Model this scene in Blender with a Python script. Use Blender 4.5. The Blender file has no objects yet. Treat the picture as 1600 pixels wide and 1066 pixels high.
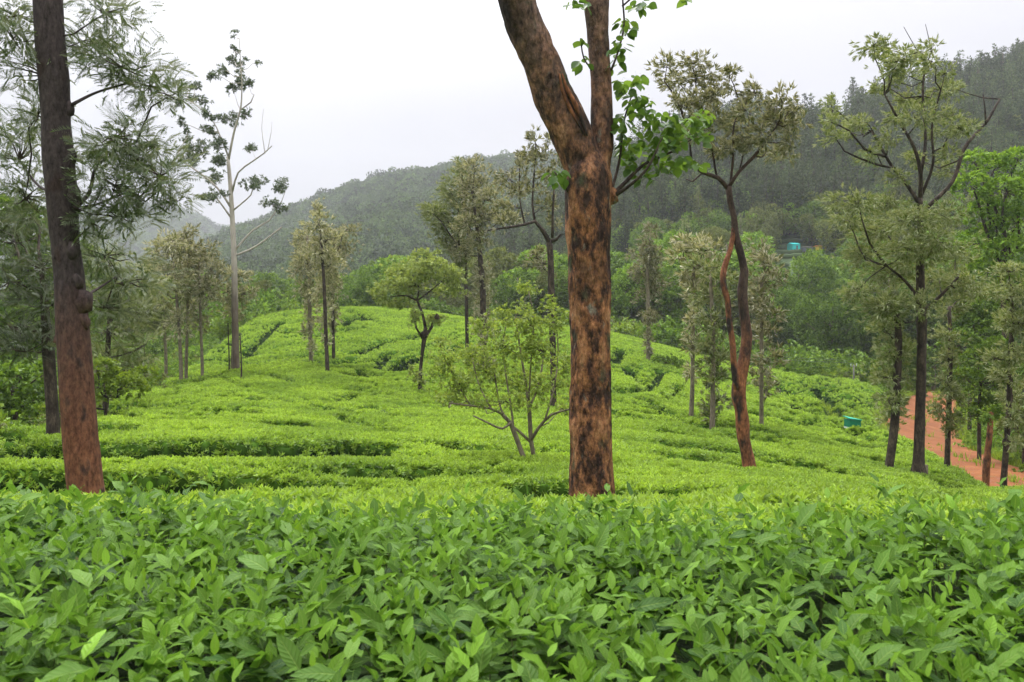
import bpy, math
import numpy as np
from mathutils import Vector

# ------------------------------------------------------------------ camera, light, exposure
sc = bpy.context.scene
COL = sc.collection
F = 1245.0      # focal length in photo pixels (1600 wide)
HY = 480.0      # photo row of the horizon
EYE = 0.0

cam = bpy.data.cameras.new('camera'); camo = bpy.data.objects.new('camera', cam); COL.objects.link(camo)
camo.location = (0, 0, EYE); camo.rotation_euler = (math.radians(90), 0, 0)
cam.sensor_width = 36; cam.lens = 36 * F / 1600; cam.shift_y = -(533 - HY) / 1600
cam.clip_start = 0.05; cam.clip_end = 6000
cam.dof.use_dof = True; cam.dof.focus_distance = 9.0; cam.dof.aperture_fstop = 10
sc.camera = camo

SUN_EL, SUN_AZ = math.radians(52), math.radians(-22)      # azimuth measured from +Y towards +X
SUNV = Vector((math.sin(SUN_AZ) * math.cos(SUN_EL), math.cos(SUN_AZ) * math.cos(SUN_EL), math.sin(SUN_EL)))
sun = bpy.data.lights.new('sun', 'SUN'); suno = bpy.data.objects.new('sun', sun); COL.objects.link(suno)
sun.energy = 1.5; sun.angle = math.radians(14); sun.color = (1.0, 0.97, 0.9)
suno.rotation_euler = (-SUNV).to_track_quat('-Z', 'Y').to_euler(); suno.location = (0, 0, 60)

world = bpy.data.worlds.new('World'); sc.world = world; world.use_nodes = True
nt = world.node_tree; N = nt.nodes; L = nt.links
for n in list(N): N.remove(n)
wo = N.new('ShaderNodeOutputWorld'); bg = N.new('ShaderNodeBackground'); L.new(bg.outputs[0], wo.inputs[0])
bg.inputs['Strength'].default_value = 0.1
sky = N.new('ShaderNodeTexSky'); sky.sky_type = 'NISHITA'; sky.sun_disc = False
sky.sun_elevation = SUN_EL; sky.sun_rotation = SUN_AZ
tc = N.new('ShaderNodeTexCoord')
sep = N.new('ShaderNodeSeparateXYZ'); L.new(tc.outputs['Generated'], sep.inputs[0])
pw = N.new('ShaderNodeMath'); pw.operation = 'POWER'; pw.use_clamp = True; L.new(sep.outputs['Z'], pw.inputs[0]); pw.inputs[1].default_value = 2.4
ramp = N.new('ShaderNodeMapRange'); L.new(pw.outputs[0], ramp.inputs[0])     # overcast: brighter to the zenith
ramp.inputs[1].default_value = 0; ramp.inputs[2].default_value = 1; ramp.inputs[3].default_value = 3.3; ramp.inputs[4].default_value = 34
ns = N.new('ShaderNodeTexNoise'); ns.inputs['Scale'].default_value = 1.6; ns.inputs['Detail'].default_value = 3; L.new(tc.outputs['Generated'], ns.inputs['Vector'])
nr = N.new('ShaderNodeMapRange'); L.new(ns.outputs[0], nr.inputs[0]); nr.inputs[1].default_value = .3; nr.inputs[2].default_value = .7; nr.inputs[3].default_value = .93; nr.inputs[4].default_value = 1.1
dot = N.new('ShaderNodeVectorMath'); dot.operation = 'DOT_PRODUCT'; L.new(tc.outputs['Generated'], dot.inputs[0]); dot.inputs[1].default_value = SUNV
gr = N.new('ShaderNodeMapRange'); gr.interpolation_type = 'SMOOTHSTEP'; L.new(dot.outputs['Value'], gr.inputs[0]); gr.inputs[1].default_value = .72; gr.inputs[2].default_value = 1; gr.inputs[3].default_value = 1; gr.inputs[4].default_value = 2.3
m1 = N.new('ShaderNodeMath'); m1.operation = 'MULTIPLY'; L.new(ramp.outputs[0], m1.inputs[0]); L.new(nr.outputs[0], m1.inputs[1])
m2 = N.new('ShaderNodeMath'); m2.operation = 'MULTIPLY'; L.new(m1.outputs[0], m2.inputs[0]); L.new(gr.outputs[0], m2.inputs[1])
cc = N.new('ShaderNodeVectorMath'); cc.operation = 'SCALE'; cc.inputs[0].default_value = (0.99, 0.975, 1.045); L.new(m2.outputs[0], cc.inputs['Scale'])
mx = N.new('ShaderNodeMixRGB'); mx.inputs[0].default_value = 0.97; L.new(sky.outputs[0], mx.inputs[1]); L.new(cc.outputs[0], mx.inputs[2])
L.new(mx.outputs[0], bg.inputs['Color'])

vs = sc.view_settings; vs.view_transform = 'Standard'; vs.look = 'None'; vs.exposure = 0.6; vs.gamma = 1; vs.use_curve_mapping = False
try:
    sc.cycles.use_denoising = True
    sc.cycles.volume_bounces = 1
    sc.cycles.max_bounces = 8; sc.cycles.diffuse_bounces = 3; sc.cycles.transmission_bounces = 4; sc.cycles.transparent_max_bounces = 4
    sc.cycles.caustics_reflective = False; sc.cycles.caustics_refractive = False
    sc.cycles.sample_clamp_indirect = 6
except Exception: pass

# ------------------------------------------------------------------ helpers
def W(px, py, d): return np.array([(px - 800) / F * d, d, -(py - HY) / F * d])

def _h3(i, j, k, s):
    n = (i * 73856093) ^ (j * 19349663) ^ (k * 83492791) ^ (s * 2654435761)
    n = (n ^ (n >> 13)) * 1274126177 & 0x7fffffff
    n = (n ^ (n >> 16)) * 668265263 & 0x7fffffff
    return ((n ^ (n >> 15)) & 0xffffff) / float(0xffffff)
def vnoise(P, s=0):
    P = np.asarray(P, float); I = np.floor(P).astype(np.int64); f = P - I; f = f * f * (3 - 2 * f)
    r = 0
    for a in (0, 1):
        for b in (0, 1):
            for c in (0, 1):
                w = (f[:, 0] if a else 1 - f[:, 0]) * (f[:, 1] if b else 1 - f[:, 1]) * (f[:, 2] if c else 1 - f[:, 2])
                r = r + w * _h3(I[:, 0] + a, I[:, 1] + b, I[:, 2] + c, s)
    return r * 2 - 1
def fbm(P, s=0, o=4):
    P = np.asarray(P, float); r = 0; a = 1; t = 0
    for k in range(o): r = r + a * vnoise(P * 2 ** k, s + k); t += a; a *= .5
    return r / t
def fbm2(x, y, sc_, s=0, o=4):
    x = np.asarray(x, float); sh = x.shape
    return fbm(np.stack([x.ravel() / sc_, np.asarray(y, float).ravel() / sc_, np.full(x.size, s * 3.7)], 1), s, o).reshape(sh)

class Geo:
    def __init__(s): s.V = []; s.F = {}; s.T = []; s.M = {}; s.n = 0; s.U = []; s.hasuv = False
    def add(s, V, Fs, tone=0.5, mat=0, uv=None):
        V = np.asarray(V, float).reshape(-1, 3)
        s.U.append(np.zeros((len(V), 3)) if uv is None else np.asarray(uv, float)); s.hasuv |= uv is not None
        s.V.append(V); s.T.append(np.full(len(V), tone) if np.isscalar(tone) else np.asarray(tone, float))
        for f in Fs:
            f = np.asarray(f, np.int64)
            if f.size == 0: continue
            k = f.shape[1]; s.F.setdefault(k, []).append(f + s.n); s.M.setdefault(k, []).append(np.full(len(f), mat))
        s.n += len(V)
    def mesh(s, name, mats, smooth=True, origin=(0, 0, 0)):
        V = np.concatenate(s.V) - np.asarray(origin, float); T = np.concatenate(s.T)
        loops = []; starts = []; tot = []; mi = []; p = 0
        for k in s.F:
            f = np.concatenate(s.F[k]); loops.append(f.ravel()); starts.append(p + np.arange(len(f)) * k); tot.append(np.full(len(f), k)); mi.append(np.concatenate(s.M[k])); p += f.size
        loops = np.concatenate(loops); starts = np.concatenate(starts); tot = np.concatenate(tot); mi = np.concatenate(mi)
        me = bpy.data.meshes.new(name)
        me.vertices.add(len(V)); me.vertices.foreach_set('co', V.astype(np.float32).ravel())
        me.loops.add(len(loops)); me.loops.foreach_set('vertex_index', loops.astype(np.int32))
        me.polygons.add(len(starts)); me.polygons.foreach_set('loop_start', starts.astype(np.int32)); me.polygons.foreach_set('loop_total', tot.astype(np.int32))
        me.polygons.foreach_set('material_index', mi.astype(np.int32))
        me.polygons.foreach_set('use_smooth', np.full(len(starts), smooth))
        a = me.attributes.new('tone', 'FLOAT', 'POINT'); a.data.foreach_set('value', T.astype(np.float32))
        if s.hasuv: a = me.attributes.new('luv', 'FLOAT_VECTOR', 'POINT'); a.data.foreach_set('vector', np.concatenate(s.U).astype(np.float32).ravel())
        me.update(calc_edges=True); me.validate(verbose=False)
        for m in (mats if isinstance(mats, (list, tuple)) else [mats]): me.materials.append(m)
        return me

def obj(name, me, parent=None, loc=(0, 0, 0), **kw):
    o = bpy.data.objects.new(name, me); COL.objects.link(o); o.location = loc
    if parent is not None: o.parent = parent
    for k, v in kw.items(): o[k] = v
    return o
def thing(name, label, cat, loc, group=None):
    o = obj(name, None, loc=tuple(loc)); o.empty_display_size = .2; o['label'] = label; o['category'] = cat
    if group: o['group'] = group
    return o

def resample(P, R, step):
    P = np.asarray(P, float); R = np.asarray(R, float)
    if len(P) < 2: return P, R
    Q = np.vstack([2 * P[0] - P[1], P, 2 * P[-1] - P[-2]]); RR = np.concatenate([[R[0]], R, [R[-1]]])
    out = []; ro = []
    for i in range(1, len(Q) - 2):
        n = max(1, int(np.linalg.norm(Q[i + 1] - Q[i]) / step + .5))
        for t in np.arange(n) / n:
            a, b, c, d = Q[i - 1], Q[i], Q[i + 1], Q[i + 2]
            out.append(.5 * ((2 * b) + (c - a) * t + (2 * a - 5 * b + 4 * c - d) * t * t + (3 * b - 3 * c + d - a) * t ** 3))
            ro.append(RR[i] * (1 - t) + RR[i + 1] * t)
    out.append(Q[-2]); ro.append(RR[-2])
    return np.array(out), np.array(ro)

def tube(geo, P, R, n=8, step=.3, amp=0., freq=3., seed=0, mat=0, tone=.5, zf=.4, hf=0.):
    P, R = resample(P, R, step)
    T = np.gradient(P, axis=0); T /= np.linalg.norm(T, axis=1)[:, None] + 1e-9
    u = np.cross(T[0], [0.3, 1, 0.1]); u /= np.linalg.norm(u)
    V = []
    an = np.arange(n) / n * 2 * np.pi
    for i in range(len(P)):
        u = u - T[i] * np.dot(u, T[i]); u /= np.linalg.norm(u) + 1e-9; v = np.cross(T[i], u)
        V.append(P[i] + R[i] * (np.cos(an)[:, None] * u + np.sin(an)[:, None] * v))
    V = np.array(V)
    if amp > 0:
        D = V - P[:, None, :]; q = V.reshape(-1, 3) * freq * np.array([1, 1, zf])
        k = 1 + amp * (fbm(q, seed, 3).reshape(V.shape[:2]) * 1.0)
        if hf:
            q2 = V.reshape(-1, 3) * np.array([17, 17, 5.0]); f1_ = fbm(q2, seed + 31, 3).reshape(V.shape[:2]); pl = np.clip(fbm(V.reshape(-1, 3) * np.array([6, 6, 2.2]), seed + 40, 3).reshape(V.shape[:2]) * 6, -1, 1)
            k = k + hf * (1 - 2.2 * np.abs(f1_)) + hf * .8 * pl
        V = P[:, None, :] + D * k[..., None]
    m = len(P); i = np.arange(m - 1)[:, None] * n; j = np.arange(n)[None, :]; j2 = (j + 1) % n
    Q = np.stack([i + j, i + j2, i + n + j2, i + n + j], -1).reshape(-1, 4)
    VV = np.vstack([V.reshape(-1, 3), P[-1] + T[-1] * R[-1] * .5, P[0]])
    t = m * n; jj = np.arange(n)
    C = np.stack([(m - 1) * n + jj, (m - 1) * n + (jj + 1) % n, np.full(n, t)], 1)
    C2 = np.stack([(jj + 1) % n, jj, np.full(n, t + 1)], 1)
    geo.add(VV, [Q, C, C2], tone, mat)

# ------------------------------------------------------------------ materials
def new_mat(name):
    m = bpy.data.materials.new(name); m.use_nodes = True; t = m.node_tree
    for n in list(t.nodes): t.nodes.remove(n)
    o = t.nodes.new('ShaderNodeOutputMaterial'); return m, t.nodes, t.links, o

def leaf_mat(name, c0, c1, back=None, tr=.35, rough=.5, spec=.2, patch=0., patch_scale=.2, patch_col=None, var=.25, veins=False, warm=(1.4, 1.3, .6)):
    m, N, L, o = new_mat(name)
    at = N.new('ShaderNodeAttribute'); at.attribute_name = 'tone'
    mix = N.new('ShaderNodeMixRGB'); mix.inputs[1].default_value = (*c0, 1); mix.inputs[2].default_value = (*c1, 1)
    L.new(at.outputs['Fac'], mix.inputs[0]); col = mix.outputs[0]
    oi = N.new('ShaderNodeObjectInfo')
    if patch_col is not None:
        no = N.new('ShaderNodeTexNoise'); no.inputs['Scale'].default_value = patch_scale; no.inputs['Detail'].default_value = 4
        L.new(oi.outputs['Location'], no.inputs['Vector'])
        mr = N.new('ShaderNodeMapRange'); L.new(no.outputs[0], mr.inputs[0]); mr.inputs[1].default_value = .42; mr.inputs[2].default_value = .68; mr.inputs[4].default_value = patch
        mp = N.new('ShaderNodeMixRGB'); L.new(mr.outputs[0], mp.inputs[0]); L.new(col, mp.inputs[1]); mp.inputs[2].default_value = (*patch_col, 1); col = mp.outputs[0]
    if back is not None:
        ge = N.new('ShaderNodeNewGeometry'); mb = N.new('ShaderNodeMixRGB'); L.new(ge.outputs['Backfacing'], mb.inputs[0]); L.new(col, mb.inputs[1]); mb.inputs[2].default_value = (*back, 1); col = mb.outputs[0]
    bumpout = None
    if veins:
        def mth(op, a, b=None, c=None):
            x = N.new('ShaderNodeMath'); x.operation = op
            for i, v in enumerate((a, b, c)):
                if v is None: continue
                if isinstance(v, (int, float)): x.inputs[i].default_value = v
                else: L.new(v, x.inputs[i])
            return x.outputs[0]
        lu = N.new('ShaderNodeAttribute'); lu.attribute_name = 'luv'; sx = N.new('ShaderNodeSeparateXYZ'); L.new(lu.outputs['Vector'], sx.inputs[0])
        av = mth('ABSOLUTE', sx.outputs[1]); ph = mth('MULTIPLY_ADD', av, -1.5, mth('MULTIPLY', sx.outputs[0], 7.5)); sn = mth('SINE', mth('MULTIPLY', ph, 6.283))
        rib = N.new('ShaderNodeMapRange'); L.new(av, rib.inputs[0]); rib.inputs[1].default_value = .03; rib.inputs[2].default_value = .12; rib.inputs[3].default_value = 1; rib.inputs[4].default_value = 0
        sv = N.new('ShaderNodeMapRange'); L.new(sn, sv.inputs[0]); sv.inputs[1].default_value = .8; sv.inputs[2].default_value = 1; sv.inputs[4].default_value = .35
        mk = mth('MAXIMUM', rib.outputs[0], sv.outputs[0])
        mv = N.new('ShaderNodeMixRGB'); L.new(mth('MULTIPLY', mk, .45), mv.inputs[0]); L.new(col, mv.inputs[1]); mv.inputs[2].default_value = (.26, .38, .09, 1); col = mv.outputs[0]
        tco = N.new('ShaderNodeTexCoord'); nb = N.new('ShaderNodeTexNoise'); nb.inputs['Scale'].default_value = 34; nb.inputs['Detail'].default_value = 5; L.new(tco.outputs['Object'], nb.inputs['Vector'])
        bl = N.new('ShaderNodeMapRange'); L.new(nb.outputs[0], bl.inputs[0]); bl.inputs[1].default_value = .71; bl.inputs[2].default_value = .76; bl.inputs[4].default_value = .7
        mb2 = N.new('ShaderNodeMixRGB'); L.new(bl.outputs[0], mb2.inputs[0]); L.new(col, mb2.inputs[1]); mb2.inputs[2].default_value = (.20, .17, .05, 1); col = mb2.outputs[0]
        bu = N.new('ShaderNodeBump'); bu.inputs['Strength'].default_value = .55; bu.inputs['Distance'].default_value = .0012; L.new(mth('ADD', mth('MULTIPLY', sn, .5), mth('MULTIPLY', rib.outputs[0], -1.5)), bu.inputs['Height']); bumpout = bu.outputs[0]
    hv = N.new('ShaderNodeHueSaturation'); L.new(col, hv.inputs['Color'])
    mr2 = N.new('ShaderNodeMapRange'); L.new(oi.outputs['Random'], mr2.inputs[0]); mr2.inputs[3].default_value = 1 - var; mr2.inputs[4].default_value = 1 + var
    L.new(mr2.outputs[0], hv.inputs['Value']); col = hv.outputs[0]
    p = N.new('ShaderNodeBsdfPrincipled'); L.new(col, p.inputs['Base Color']); p.inputs['Roughness'].default_value = rough
    p.inputs['Specular IOR Level'].default_value = spec
    if bumpout is not None: L.new(bumpout, p.inputs['Normal'])
    t = N.new('ShaderNodeBsdfTranslucent'); ty = N.new('ShaderNodeMixRGB'); ty.blend_type = 'MULTIPLY'; ty.inputs[0].default_value = 1; L.new(col, ty.inputs[1]); ty.inputs[2].default_value = (*warm, 1); L.new(ty.outputs[0], t.inputs[0])
    ms = N.new('ShaderNodeMixShader'); ms.inputs[0].default_value = tr; L.new(p.outputs[0], ms.inputs[1]); L.new(t.outputs[0], ms.inputs[2]); L.new(ms.outputs[0], o.inputs[0])
    return m

def ramp_mat(name, stops, scale=4, zs=.3, rough=.85, detail=6, spots=None, bump=.4, spec=.2, height=None, dist=.02, noise_rough=.65, mottle=0.):
    """noise driven colour ramp in object space; spots=(colour, scale, lo, hi); height=(colour, z0, z1) blends to another bark colour up the stem"""
    m, N, L, o = new_mat(name)
    tc = N.new('ShaderNodeTexCoord'); mp = N.new('ShaderNodeMapping'); mp.inputs['Scale'].default_value = (1, 1, zs); L.new(tc.outputs['Object'], mp.inputs[0])
    no = N.new('ShaderNodeTexNoise'); no.inputs['Scale'].default_value = scale; no.inputs['Detail'].default_value = detail; no.inputs['Roughness'].default_value = noise_rough; L.new(mp.outputs[0], no.inputs['Vector'])
    cr = N.new('ShaderNodeValToRGB'); L.new(no.outputs[0], cr.inputs[0])
    e = cr.color_ramp.elements
    e[0].position, e[0].color = stops[0][0], (*stops[0][1], 1); e[1].position, e[1].color = stops[-1][0], (*stops[-1][1], 1)
    for s in stops[1:-1]: x = e.new(s[0]); x.color = (*s[1], 1)
    col = cr.outputs[0]
    if height:
        sp = N.new('ShaderNodeSeparateXYZ'); L.new(tc.outputs['Object'], sp.inputs[0])
        ad = N.new('ShaderNodeMath'); ad.operation = 'MULTIPLY_ADD'; L.new(no.outputs[0], ad.inputs[0]); ad.inputs[1].default_value = 1.2; L.new(sp.outputs['Z'], ad.inputs[2])
        hr = N.new('ShaderNodeMapRange'); L.new(ad.outputs[0], hr.inputs[0]); hr.inputs[1].default_value = height[1]; hr.inputs[2].default_value = height[2]
        hm = N.new('ShaderNodeMixRGB'); L.new(hr.outputs[0], hm.inputs[0]); L.new(col, hm.inputs[1])
        n3 = N.new('ShaderNodeTexNoise'); n3.inputs['Scale'].default_value = scale * 2; n3.inputs['Detail'].default_value = 6; L.new(mp.outputs[0], n3.inputs['Vector'])
        c3 = N.new('ShaderNodeMixRGB'); L.new(n3.outputs[0], c3.inputs[0]); c3.inputs[1].default_value = (*[v * .5 for v in height[0]], 1); c3.inputs[2].default_value = (*[v * 1.5 for v in height[0]], 1)
        L.new(c3.outputs[0], hm.inputs[2]); col = hm.outputs[0]
    if spots:
        for (c, s, lo, hi) in spots:
            n2 = N.new('ShaderNodeTexNoise'); n2.inputs['Scale'].default_value = s; n2.inputs['Detail'].default_value = 5; L.new(mp.outputs[0], n2.inputs['Vector'])
            r2 = N.new('ShaderNodeMapRange'); L.new(n2.outputs[0], r2.inputs[0]); r2.inputs[1].default_value = lo; r2.inputs[2].default_value = hi
            m2 = N.new('ShaderNodeMixRGB'); L.new(r2.outputs[0], m2.inputs[0]); L.new(col, m2.inputs[1]); m2.inputs[2].default_value = (*c, 1); col = m2.outputs[0]
    if mottle:
        nf = N.new('ShaderNodeTexNoise'); nf.inputs['Scale'].default_value = scale * 4.5; nf.inputs['Detail'].default_value = 8; nf.inputs['Roughness'].default_value = .75; L.new(mp.outputs[0], nf.inputs['Vector'])
        rf = N.new('ShaderNodeMapRange'); L.new(nf.outputs[0], rf.inputs[0]); rf.inputs[1].default_value = .35; rf.inputs[2].default_value = .65; rf.inputs[3].default_value = 1 - mottle; rf.inputs[4].default_value = 1 + mottle
        mm = N.new('ShaderNodeVectorMath'); mm.operation = 'SCALE'; L.new(col, mm.inputs[0]); L.new(rf.outputs[0], mm.inputs['Scale']); col = mm.outputs[0]
    p = N.new('ShaderNodeBsdfPrincipled'); L.new(col, p.inputs['Base Color']); p.inputs['Roughness'].default_value = rough; p.inputs['Specular IOR Level'].default_value = spec
    if bump:
        b = N.new('ShaderNodeBump'); b.inputs['Strength'].default_value = bump; b.inputs['Distance'].default_value = dist
        n4 = N.new('ShaderNodeTexNoise'); n4.inputs['Scale'].default_value = scale * 5; n4.inputs['Detail'].default_value = 6; L.new(mp.outputs[0], n4.inputs['Vector'])
        a4 = N.new('ShaderNodeMath'); a4.operation = 'ADD'; L.new(no.outputs[0], a4.inputs[0]); L.new(n4.outputs[0], a4.inputs[1])
        L.new(a4.outputs[0], b.inputs['Height']); L.new(b.outputs[0], p.inputs['Normal'])
    L.new(p.outputs[0], o.inputs[0]); return m

def paint(name, c, rough=.6, noise=.1):
    return ramp_mat(name, [(.3, tuple(v * (1 - noise) for v in c)), (.7, tuple(min(1, v * (1 + noise)) for v in c))], scale=6, zs=1, rough=rough, bump=.1)

M = {}
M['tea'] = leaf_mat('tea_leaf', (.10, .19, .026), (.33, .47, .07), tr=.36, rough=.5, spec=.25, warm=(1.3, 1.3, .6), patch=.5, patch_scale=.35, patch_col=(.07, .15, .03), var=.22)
M['tea_side_shaded'] = leaf_mat('tea_side_leaf_shaded', (.012, .032, .006), (.04, .095, .014), tr=.2, rough=.5, spec=.25, var=.3)  # old side leaves, with the shade of the lane walls painted into their colour
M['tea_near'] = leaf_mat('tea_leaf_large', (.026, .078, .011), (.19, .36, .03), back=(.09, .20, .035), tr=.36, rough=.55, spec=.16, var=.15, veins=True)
M['oakleaf'] = leaf_mat('silver_oak_leaf', (.075, .10, .035), (.20, .21, .09), back=(.36, .35, .24), tr=.25, rough=.6)
M['oakgreen'] = leaf_mat('green_oak_leaf', (.07, .11, .025), (.17, .22, .06), back=(.25, .28, .15), tr=.3, rough=.6)
M['frond'] = leaf_mat('fern_like_leaf', (.045, .075, .030), (.11, .15, .06), back=(.17, .20, .13), tr=.25, rough=.6)
M['eucleaf'] = leaf_mat('gum_leaf', (.055, .10, .045), (.14, .20, .10), back=(.18, .22, .15), tr=.2, rough=.45)
M['round'] = leaf_mat('heart_leaf', (.055, .115, .03), (.15, .25, .055), tr=.4, rough=.4, var=.3)
M['lime'] = leaf_mat('lime_leaf', (.10, .17, .02), (.24, .34, .05), tr=.4, rough=.5)
M['pale_lime'] = leaf_mat('pale_lime_leaf', (.12, .165, .05), (.26, .32, .10), tr=.4, rough=.55)
M['fresh'] = leaf_mat('fresh_leaf', (.13, .20, .045), (.30, .38, .10), tr=.45, rough=.5)
M['dark'] = leaf_mat('dark_broad_leaf', (.024, .062, .010), (.20, .33, .045), tr=.32, rough=.5, var=.35)
M['mid'] = leaf_mat('mid_broad_leaf', (.045, .11, .014), (.25, .39, .055), tr=.36, rough=.5, var=.35)
M['olive'] = leaf_mat('olive_broad_leaf', (.065, .095, .022), (.19, .22, .06), tr=.28, rough=.55, var=.35)
M['far'] = leaf_mat('far_leaf', (.028, .062, .018), (.11, .165, .05), tr=.2, rough=.7, var=.55)
M['conif'] = leaf_mat('far_oak_leaf', (.03, .055, .022), (.11, .145, .055), tr=.18, rough=.7, var=.5)

M['bark_patchy'] = ramp_mat('flaking_bark', [(.30, (.016, .011, .009)), (.455, (.04, .022, .015)), (.495, (.13, .06, .03)), (.545, (.25, .11, .045)), (.66, (.36, .19, .09))], scale=4.6, zs=.5, detail=12, mottle=.8,
                            spots=[((.17, .16, .12), 12, .64, .74), ((.03, .02, .014), 1.6, .54, .66), ((.055, .06, .03), 5, .60, .70)], bump=1.0, dist=.05, height=((.13, .085, .06), 4.0, 6.4), noise_rough=.72)
M['bark_red'] = ramp_mat('red_brown_bark', [(.3, (.07, .034, .022)), (.5, (.15, .062, .032)), (.7, (.22, .105, .055))], scale=7, zs=.45, detail=10, mottle=.6,
                         spots=[((.035, .022, .018), 7, .58, .68)], bump=.7, dist=.015, height=((.046, .035, .032), 1.9, 3.4))
M['bark_orange'] = ramp_mat('orange_bark', [(.34, (.04, .022, .014)), (.47, (.14, .055, .025)), (.66, (.29, .12, .055))], scale=6, zs=.4, bump=.9, detail=9, mottle=.6, spots=[((.03, .022, .018), 4, .52, .62)])
M['bark_twisted'] = ramp_mat('orange_to_dark_bark', [(.34, (.04, .022, .014)), (.47, (.14, .055, .025)), (.66, (.29, .12, .055))], scale=6, zs=.4, bump=.9, detail=9, mottle=.6, spots=[((.03, .022, .018), 4, .54, .64)], height=((.06, .04, .03), 3.1, 4.6))
M['bark_gum'] = ramp_mat('gum_bark', [(.35, (.08, .06, .045)), (.5, (.13, .10, .075)), (.68, (.2, .165, .13))], scale=3, zs=.3, bump=.3, height=((.42, .38, .32), 4.6, 7.4))
M['bark_dark'] = ramp_mat('dark_bark', [(.35, (.018, .014, .011)), (.5, (.045, .034, .025)), (.7, (.11, .085, .06))], scale=8, zs=.4, bump=.8, mottle=.5)
M['bark_pale'] = ramp_mat('pale_bark', [(.35, (.34, .29, .23)), (.5, (.46, .41, .34)), (.68, (.56, .53, .47))], scale=3, zs=.3, bump=.3)
M['bark_lite'] = ramp_mat('grey_bark', [(.35, (.10, .085, .055)), (.6, (.21, .18, .12))], scale=12, zs=.5, bump=.5)
M['twig'] = ramp_mat('twig', [(.35, (.035, .028, .02)), (.7, (.10, .08, .055))], scale=12, zs=.5, bump=0)
M['twig_pale'] = ramp_mat('pale_twig', [(.35, (.22, .19, .15)), (.7, (.38, .34, .28))], scale=12, zs=.5, bump=0)
M['greentwig'] = ramp_mat('green_twig', [(.35, (.05, .06, .02)), (.7, (.10, .12, .04))], scale=12, zs=.5, bump=0)
M['soil'] = ramp_mat('ground_cover', [(.36, (.035, .05, .018)), (.5, (.06, .10, .022)), (.62, (.09, .13, .03)), (.74, (.13, .08, .035))], scale=.35, zs=1, detail=10, bump=.6, dist=.2)
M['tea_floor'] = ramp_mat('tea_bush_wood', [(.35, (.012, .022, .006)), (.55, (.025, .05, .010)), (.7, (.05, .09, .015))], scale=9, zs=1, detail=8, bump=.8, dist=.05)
M['tea_body_shaded'] = leaf_mat('tea_bush_body_gap_shade', (.006, .014, .004), (.055, .115, .014), tr=0, rough=1, spec=0, var=0)  # dark end: woody sides plus lane shade put into the colour
M['road'] = ramp_mat('red_laterite_road', [(.30, (.14, .048, .018)), (.48, (.165, .054, .013)), (.62, (.205, .074, .02)), (.75, (.23, .11, .048))], scale=.9, zs=1, detail=10, spots=[((.16, .07, .04), 6, .56, .66), ((.10, .10, .03), 1.3, .62, .72)], bump=.7, dist=.06)
M['hillfar'] = ramp_mat('far_slope', [(.35, (.025, .04, .016)), (.65, (.06, .085, .03))], scale=.06, zs=1, detail=10, bump=0)

def hill_tea_mat():
    m, N, L, o = new_mat('terraced_slope')
    tc = N.new('ShaderNodeTexCoord'); no = N.new('ShaderNodeTexNoise'); no.inputs['Scale'].default_value = .05; no.inputs['Detail'].default_value = 8; L.new(tc.outputs['Object'], no.inputs['Vector'])
    cr = N.new('ShaderNodeValToRGB'); L.new(no.outputs[0], cr.inputs[0]); e = cr.color_ramp.elements
    e[0].position = .4; e[0].color = (.022, .045, .012, 1); e[1].position = .62; e[1].color = (.05, .085, .02, 1)
    p = N.new('ShaderNodeBsdfPrincipled'); p.inputs['Roughness'].default_value = .9; L.new(cr.outputs[0], p.inputs['Base Color']); L.new(p.outputs[0], o.inputs[0]); return m
M['hilltea'] = hill_tea_mat()

# ------------------------------------------------------------------ terrain
TEA_H = .85
_cp = []   # (px, py, d) on the plucked tea surface
for px, rows in {
    -300: [(780, 5), (762, 8), (700, 12), (670, 18), (668, 26), (645, 45), (600, 70)],
    0: [(790, 5), (758, 8), (694, 12.5), (660, 20), (668, 26), (650, 40), (600, 70)],
    200: [(790, 5), (758, 8), (694, 12.8), (640, 24), (610, 34), (605, 45), (585, 70)],
    400: [(790, 5), (758, 8), (694, 13), (650, 22), (590, 38), (540, 55), (497, 80), (540, 108)],
    650: [(790, 5), (760, 8), (700, 15), (650, 25), (600, 38), (550, 52), (510, 68), (485, 86), (530, 112)],
    950: [(800, 4.8), (770, 7.5), (700, 16), (650, 26), (600, 38), (560, 50), (525, 66), (520, 76), (560, 105)],
    1200: [(790, 5), (762, 8), (730, 15), (680, 24), (640, 36), (600, 50), (578, 62), (585, 80)],
    1400: [(800, 5), (765, 9), (735, 20), (690, 30), (650, 42), (610, 56), (600, 62), (600, 80)],
    1600: [(810, 5), (790, 8), (773, 14), (757, 22)],
    1900: [(830, 5), (815, 8), (800, 14), (790, 22)]}.items():
    for (py, d) in rows: _cp.append((px, d, W(px, py, d)[2] - TEA_H))
for (px, py, d) in [(1450, 618, 70), (1445, 645, 56), (1435, 680, 44), (1480, 712, 34), (1560, 748, 27), (1640, 785, 22), (1520, 690, 44), (1600, 720, 36), (1560, 620, 70), (1700, 640, 60), (1900, 680, 45), (1900, 620, 80)]:
    _cp.append((px, d, W(px, py, d)[2]))
for px in (-600, -300, 0, 400, 800, 1200, 1600, 2000, 2400): _cp.append((px, 3, -1.78)); _cp.append((px, 125, -11.5))
for (px, d, z) in ((2400, 10, -4), (2400, 30, -7), (2400, 60, -8.5), (-800, 10, -2.9), (-800, 30, -6), (-800, 60, -8)): _cp.append((px, d, z))
_cp = np.array(_cp, float); _A = np.stack([(_cp[:, 0] - 800) / F * 2.2, np.log(_cp[:, 1]) * 1.0], 1)
def _phi(r): return np.where(r > 0, r ** 2 * np.log(r + 1e-12), 0)
_K = _phi(np.linalg.norm(_A[:, None] - _A[None], axis=2)) + np.eye(len(_A)) * 1e-3
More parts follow.
